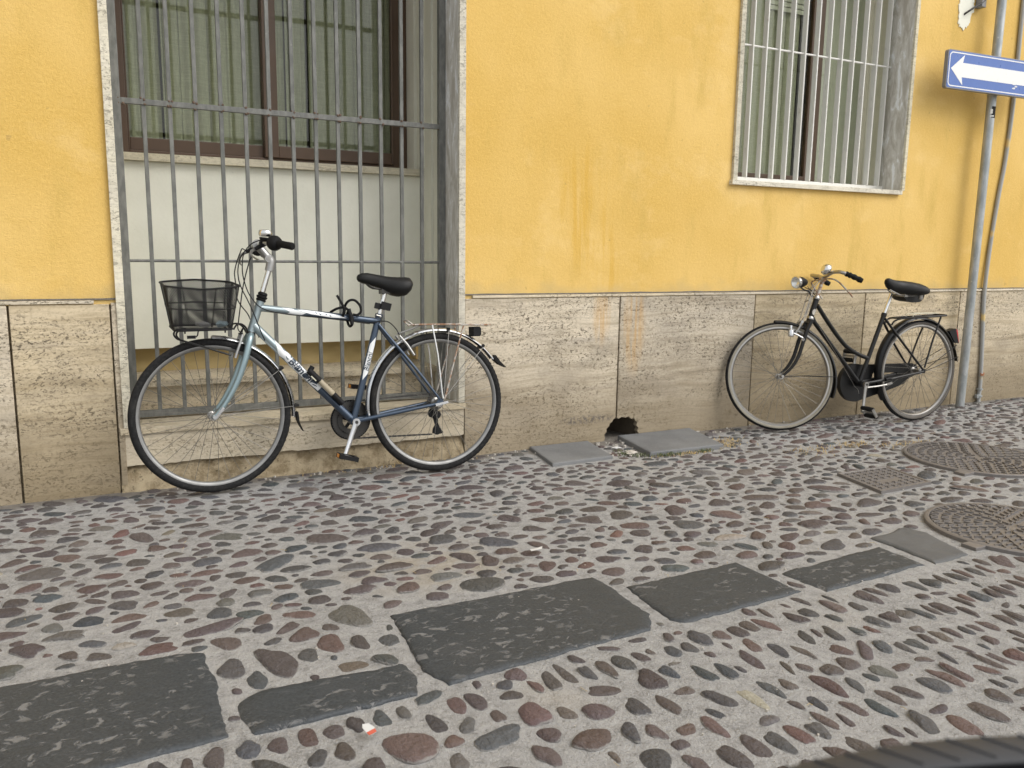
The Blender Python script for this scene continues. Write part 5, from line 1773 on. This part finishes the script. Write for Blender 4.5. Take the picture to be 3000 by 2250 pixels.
# chain case with an open slot
outl = []
for k in range(0, 31):
    q = R_(70 + 220 * k / 30)
    outl.append((BB[0] + .128 * math.cos(q), BB[1] + .128 * math.sin(q)))
outl += [(-.30, .195), (-.15, .232), (-.075, .252), (-.040, .285), (.035, .312), (.048, .345), (.038, .378), (.0, .392), (-.25, .396)]
slot = [(-.365, .300), (-.355, .335), (-.345, .340), (-.135, .334), (-.135, .318), (-.30, .300)]
bm = bmesh.new()
oe = [bm.verts.new((a, b, 0)) for a, b in outl]; ie = [bm.verts.new((a, b, 0)) for a, b in slot]
eds = [bm.edges.new((oe[i], oe[(i + 1) % len(oe)])) for i in range(len(oe))] + [bm.edges.new((ie[i], ie[(i + 1) % len(ie)])) for i in range(len(ie))]
bmesh.ops.triangle_fill(bm, use_beauty=True, edges=eds)
bm.verts.index_update()
flat = [(v.co.x, v.co.y) for v in bm.verts]; tris = [[v.index for v in f.verts] for f in bm.faces]
bm.free()
mb = MB(); nv = len(flat)
mb.add([(a, .034, b) for a, b in flat] + [(a, .066, b) for a, b in flat], tris + [[i + nv for i in reversed(f)] for f in tris])
mb.add([(a, .034, b) for a, b in outl] + [(a, .066, b) for a, b in outl], [(i, (i + 1) % len(outl), len(outl) + (i + 1) % len(outl), len(outl) + i) for i in range(len(outl))])
mb.add([(a, .034, b) for a, b in slot] + [(a, .066, b) for a, b in slot], [(i, (i + 1) % len(slot), len(slot) + (i + 1) % len(slot), len(slot) + i) for i in range(len(slot))])
mb.build('chain_case', 'black_paint', b2, smooth=True, ang=30, weld=True)
cr2, pd2 = crankset(b2, BB, (-.548, .106), .09, 'steel')
def block_pedal(parent, c, s, tilt):
    mb = MB()
    ux = Vector((math.cos(tilt), 0, math.sin(tilt))); uz = Vector((-math.sin(tilt), 0, math.cos(tilt))); uy = Vector((0, s, 0))
    c = Vector(c) + uy * .056
    pd = MB()
    for q in (-1, 1):
        pd.obox(c + uy * (q * .046), ux, uy, uz, .032, .003, .010)
    pd.tube([c - uy * .05, c + uy * .05], .006, 8)
    pd = pd.build('pedal', 'steel', parent)
    for q in (-1, 1):
        MB().tube([c + ux * (q * .029) - uy * .045, c + ux * (q * .029), c + ux * (q * .029) + uy * .045], [.0165, .0190, .0165], 10, flat=(1., .85)).build('pedal_rubber', 'black_rubber', pd, smooth=True)
block_pedal(cr2, pd2, -1, R_(-58))
block_pedal(cr2, (-.466, .078, .452), 1, R_(80))
mb = MB(); mb.tube([(-.475, -.040, .255), (-.40, -.055, .262), (-.330, -.060, .270)], [.007, .006, .007], 8); mb.obox((-.31, -.06, .275), (.97, 0, .2), (-.2, 0, .97), (0, 1, 0), .03, .008, .004)
mb.build('kickstand', 'steel', b2, smooth=True)
mb = MB(); mb.tube([(-.86, -.02, .66), (-.72, -.022, .48), (-.57, -.03, .262)], .0014, 5); mb.tube([(-.57, -.03, .262), (-.55, -.035, .245), (-.545, -.04, .215)], .0014, 5, smooth=3)
mb.build('cable', 'steel', b2, smooth=True)
mb = MB(); mb.tube([(-.32, -.06, .318), (-.30, -.062, .330), (-.255, -.062, .335)], .006, 8); mb.tube([(-.34, -.062, .306), (-.30, -.062, .312)], .010, 8)
mb.build('frame_clamp', 'black_plastic', b2, smooth=True)

SHEAR = None
# ------------------------------------------------------------------ road sign on its pole
sg = empty('road_sign', (5.834, -.092, 0))
tag(sg, 'blue one-way road sign with white arrow on a grey steel pole', 'road sign')
mb = MB(); mb.tube([(0, 0, -.05), (.004, 0, 1.2), (.010, 0, 3.6)], .0310, 24); mb.build('pole', 'galvanised', sg, smooth=True)
SW, SH = 1.02, .252
MSG = Matrix.Translation((-.592, -.062, 2.388)) @ Matrix.Rotation(R_(-2.7), 4, 'Z')
def rr2(x0, x1, z0, z1, rad, m=6):
    out = []
    for cx, cz, a in ((x1 - rad, z1 - rad, 0), (x0 + rad, z1 - rad, 90), (x0 + rad, z0 + rad, 180), (x1 - rad, z0 + rad, 270)):
        for i in range(m):
            q = R_(a + 90 * i / (m - 1)); out.append((cx + rad * math.cos(q), cz + rad * math.sin(q)))
    return out
to3 = lambda a, b, h: (a, h, b)
mb = MB(); mb.prism(rr2(0, SW, -SH / 2, SH / 2, .018), -.004, .024, to3)
plate = link('sign_plate', mb.mesh('sign_plate', 'sign_grey'), sg, mat=MSG)
mb = MB(); mb.prism(rr2(.006, SW - .006, -SH / 2 + .006, SH / 2 - .006, .016), -.0055, -.0042, to3); mb.build('sign_face', 'sign_blue', plate)
o1, i1 = rr2(.014, SW - .014, -SH / 2 + .014, SH / 2 - .014, .030), rr2(.021, SW - .021, -SH / 2 + .021, SH / 2 - .021, .024)
mb = MB(); nn = len(o1)
mb.add([(a, -.0062, b) for a, b in o1] + [(a, -.0062, b) for a, b in i1] + [(a, -.0056, b) for a, b in o1], [(i, (i + 1) % nn, nn + (i + 1) % nn, nn + i) for i in range(nn)] + [(i, (i + 1) % nn, 2 * nn + (i + 1) % nn, 2 * nn + i) for i in range(nn)])
mb.build('sign_border', 'sign_white', plate)
mb = MB(); mb.prism([(.034, .004), (.158, .100), (.146, .048), (SW - .06, .048), (SW - .06, -.046), (.146, -.046), (.158, -.098)], -.0064, -.0056, to3); mb.build('sign_arrow', 'sign_white', plate)
mb = MB()
for k in range(7):
    mb.box(.668 + .012 * (k % 4), .679 + .012 * (k % 4) + .004 * (k % 3), -.0070, -.0057, -.078 + .014 * (k // 2), -.070 + .014 * (k // 2) + .003 * (k % 2))
mb.build('sticker_remains', 'sign_white', plate)
mb = MB(); mb.tube([(0.008, 0, 2.27), (.008, 0, 2.30)], .0335, 20); mb.tube([(.008, 0, 2.40), (.008, 0, 2.43)], .0335, 20)
mb.build('clamp', 'galvanised', sg, smooth=True)
mb = MB(); mb.lathe([(.0316, -.040), (.0316, .040)], (.0075, 0, 2.155), (0, 0, 1), 12, arc=(R_(195), R_(300)))
stk = mb.build('sticker', 'black_plastic', sg, smooth=True)
mb = MB(); mb.lathe([(.0320, -.006), (.0320, .026)], (.0075, 0, 2.150), (0, 0, 1), 6, arc=(R_(212), R_(240))); mb.lathe([(.0320, -.026), (.0320, -.018)], (.0075, 0, 2.150), (0, 0, 1), 6, arc=(R_(215), R_(262)))
mb.build('sticker_print', 'sign_white', stk, smooth=True)

# thin conduit on the wall behind the pole
mb = MB()
mb.tube([(6.165, -.016, -.03), (6.165, -.016, .16), (6.135, -.015, .50), (6.103, -.014, .86), (6.128, -.006, 1.24), (6.165, -.006, 1.6), (6.200, -.006, 1.86), (6.222, -.006, 2.29), (6.215, -.006, 2.9), (6.21, -.006, 3.6)], .0145, 12, smooth=4)
cd = tag(mb.build('wall_conduit', 'conduit', None, smooth=True), 'thin grey conduit running up the wall behind the sign pole', 'conduit')
mb = MB()
for z in (.04, .095):
    mb.lathe([(.0150, -.006), (.024, -.006), (.024, .006), (.0150, .006)], (6.165, -.016, z), (0, 0, 1), 14)
mb.obox((6.145, -.020, .04), (1, 0, 0), (0, 1, 0), (0, 0, 1), .022, .010, .014)
mb.build('conduit_clamp', 'galvanised', cd, smooth=True, ang=40)
mb = MB(); mb.tube([(6.125, -.036, .222), (6.165, -.036, .214), (6.19, -.02, .222)], .005, 7, smooth=3); mb.tube([(6.13, -.036, .21), (6.165, -.034, .205), (6.185, -.02, .212)], .004, 7, smooth=3)
mb.build('copper_tie', 'copper', cd, smooth=True)

# ------------------------------------------------------------------ litter, chips, weeds
mb = MB()
P = [(-.012, -.018), (.006, -.021), (.011, -.004), (.007, .014), (-.004, .022), (-.010, .012)]
mb.prism(P, .012, .0132, lambda a, b, h: (a, b, h + .003 * math.sin(a * 140)))
o = mb.build('wrapper', 'paper_white'); o.location = (.500, -2.362, .0); o.rotation_euler = (.15, .1, .3)
tag(o, 'small white wrapper with a red end on the near cobbles', 'litter')
mb = MB(); mb.prism([(-.0115, -.019), (.0062, -.0215), (.0092, -.010), (-.0118, -.008)], .0134, .0142, lambda a, b, h: (a, b, h + .003 * math.sin(a * 140)))
q = mb.build('printed_end', 'paper_red', o)
mb = MB(); mb.prism([(-.022, -.006), (.02, -.012), (.03, .004), (.004, .010), (-.018, .012)], .012, .0132, lambda a, b, h: (a, b, h + .25 * abs(a) * (a > 0)))
o = mb.build('paper_scrap', 'paper_white'); o.location = (1.405, -1.50, .002)
tag(o, 'scrap of white paper on the cobbles between wall and slabs', 'litter')
crumple('crumpled_paper', (2.630, -.20, .0), (.030, .014, .005), 'paper_white', 'flattened white paper scrap between the two grey slabs', 8)
crumple('plaster_lump', (2.640, -.34, .002), (.036, .028, .011), 'chip_white', 'pale lump of plaster beside the larger grey slab', 12)
rd = random.Random(77)
mb = MB()
def chip(x, y, s):
    h = s * rd.uniform(.3, .7)
    a = rd.uniform(0, 3.14)
    P = [(x + s * rd.uniform(.6, 1) * math.cos(a + q), y + s * rd.uniform(.5, 1) * math.sin(a + q)) for q in (0, 1.1, 2.3, 3.3, 4.4, 5.3)]
    z = gz(x, y)
    mb.prism(P, z - .003, z + h + .004, lambda p, q, hh: (p, q, hh))
for _ in range(150):
    chip(rd.uniform(.2, 6.2), -abs(rd.gauss(.02, .06)) - .012, rd.uniform(.003, .009))
for _ in range(32):
    chip(rd.gauss(2.63, .12), -abs(rd.gauss(.2, .16)) - .02, rd.uniform(.004, .014))
for _ in range(220):
    y = -3.0 * rd.random() ** .8
    chip(rd.uniform(-.6, 2.5 + (3 + y) * 1.2), y - .03, rd.uniform(.0015, .0042))
o = mb.build('rubble', 'chip_white', None, kind='stuff')
o['label'] = 'loose pale plaster chips along the foot of the wall'; o['category'] = 'rubble'
def blades(name, spots, mat, label, hmin, hmax, n, flat):
    mb = MB()
    for cx, cy, sx, sy in spots:
        for _ in range(n):
            x, y = rd.gauss(cx, sx), rd.gauss(cy, sy)
            if y > -.012: y = -.02
            a = rd.uniform(0, 6.28); h = rd.uniform(hmin, hmax)
            z = gz(x, y) + .002
            d = Vector((math.cos(a), math.sin(a), 0)); s_ = Vector((-d.y, d.x, 0)) * .0016
            p0, p1, p2 = Vector((x, y, z)), Vector((x, y, z)) + d * (h * .5 * flat) + Vector((0, 0, h * (1 - flat * .6))), Vector((x, y, z)) + d * (h * flat) + Vector((0, 0, h * (1 - flat * .85)))
            mb.add([p0 - s_, p0 + s_, p1 + s_, p1 - s_, p2], [(0, 1, 2, 3), (3, 2, 4)])
    o = mb.build(name, mat, None, kind='stuff')
    o['label'] = label; o['category'] = 'weeds'
blades('dry_grass', [(3.27, -.40, .05, .03), (3.36, -.33, .05, .05), (2.95, -.47, .12, .015), (3.65, -.72, .10, .06), (4.0, -.70, .08, .04), (4.3, -.80, .16, .03), (1.36, -.06, .2, .02)], 'dry_straw', 'dry straw-coloured grass bits in the mortar joints', .012, .04, 90, .95)
blades('weeds', [(2.66, -.40, .03, .02), (2.86, -.46, .04, .012), (2.78, -.46, .03, .01), (3.06, -.462, .03, .01), (2.60, -.33, .03, .03)], 'weed_green', 'small grey-green weeds along the larger grey slab', .012, .032, 60, .6)
mb = MB()
for _ in range(70):
    x, y = rd.uniform(-.3, 4.2), -3.0 * rd.random() - .05
    if blocked(x, y, 0): continue
    a = rd.uniform(0, 6.28); l = rd.uniform(.008, .03); z = gz(x, y) + .004
    mb.tube([(x, y, z), (x + l * .5 * math.cos(a), y + l * .5 * math.sin(a), z + .003), (x + l * math.cos(a + .4), y + l * math.sin(a + .4), z)], .0007, 4)
o = mb.build('twigs', 'dry_straw', None, kind='stuff')
o['label'] = 'fine dry twigs scattered over the cobbles'; o['category'] = 'twigs'

# ------------------------------------------------------------------ dark housing at the corner of the view
mh = empty('mirror_housing', (.5003, -3.8511, .7345), (0, 0, -YAW))
tag(mh, 'blurred black oval housing with ribbed grey rim in the bottom right corner', 'mirror housing')
EA, EB = .26, .10
def ell(k, n, s=1., dz=0.):
    q = 2 * math.pi * k / n
    return (EA * s * math.cos(q), EB * s * math.sin(q) + dz)
n = 120
mb = MB()
rings = [(.975, -.002), (.99, -.002), (1.0, .0), (1.0, .021), (.985, .024), (.90, .030), (.70, .040), (.40, .048), (.05, .050)]
vs = [(ell(k, n, s)[0], y, ell(k, n, s)[1]) for s, y in rings for k in range(n)]
mb.add(vs, [(j * n + k, j * n + (k + 1) % n, (j + 1) * n + (k + 1) % n, (j + 1) * n + k) for j in range(len(rings) - 1) for k in range(n)])
mb.build('rim', 'mirror_rim', mh, smooth=True, ang=40)
mb = MB()
vs = [(ell(k, n, s)[0], y, ell(k, n, s)[1]) for s, y in ((.974, -.002), (.968, .006), (.6, .009), (.02, .010)) for k in range(n)]
mb.add(vs, [(j * n + k, j * n + (k + 1) % n, (j + 1) * n + (k + 1) % n, (j + 1) * n + k) for j in range(3) for k in range(n)])
mb.build('face', 'spare_mirror', mh, smooth=True, ang=60)
mb = MB()
cnt = 74
for k in range(cnt):
    q0 = 2 * math.pi * k / cnt
    pts = []
    for t_ in (0., .5, 1.):
        q = q0 + .075 * t_
        pts.append((EA * 1.001 * math.cos(q), .001 + .021 * t_, EB * 1.004 * math.sin(q)))
    mb.tube(pts, .0009, 6)
mb.build('rim_ribs', 'mirror_rim', mh, smooth=True, kind='stuff')
mb = MB(); mb.tube([(.10, .05, -.07), (.12, .05, -.30), (.16, .05, -.75)], [.035, .03, .03], 12); mb.build('bracket', 'black_plastic', mh, smooth=True)
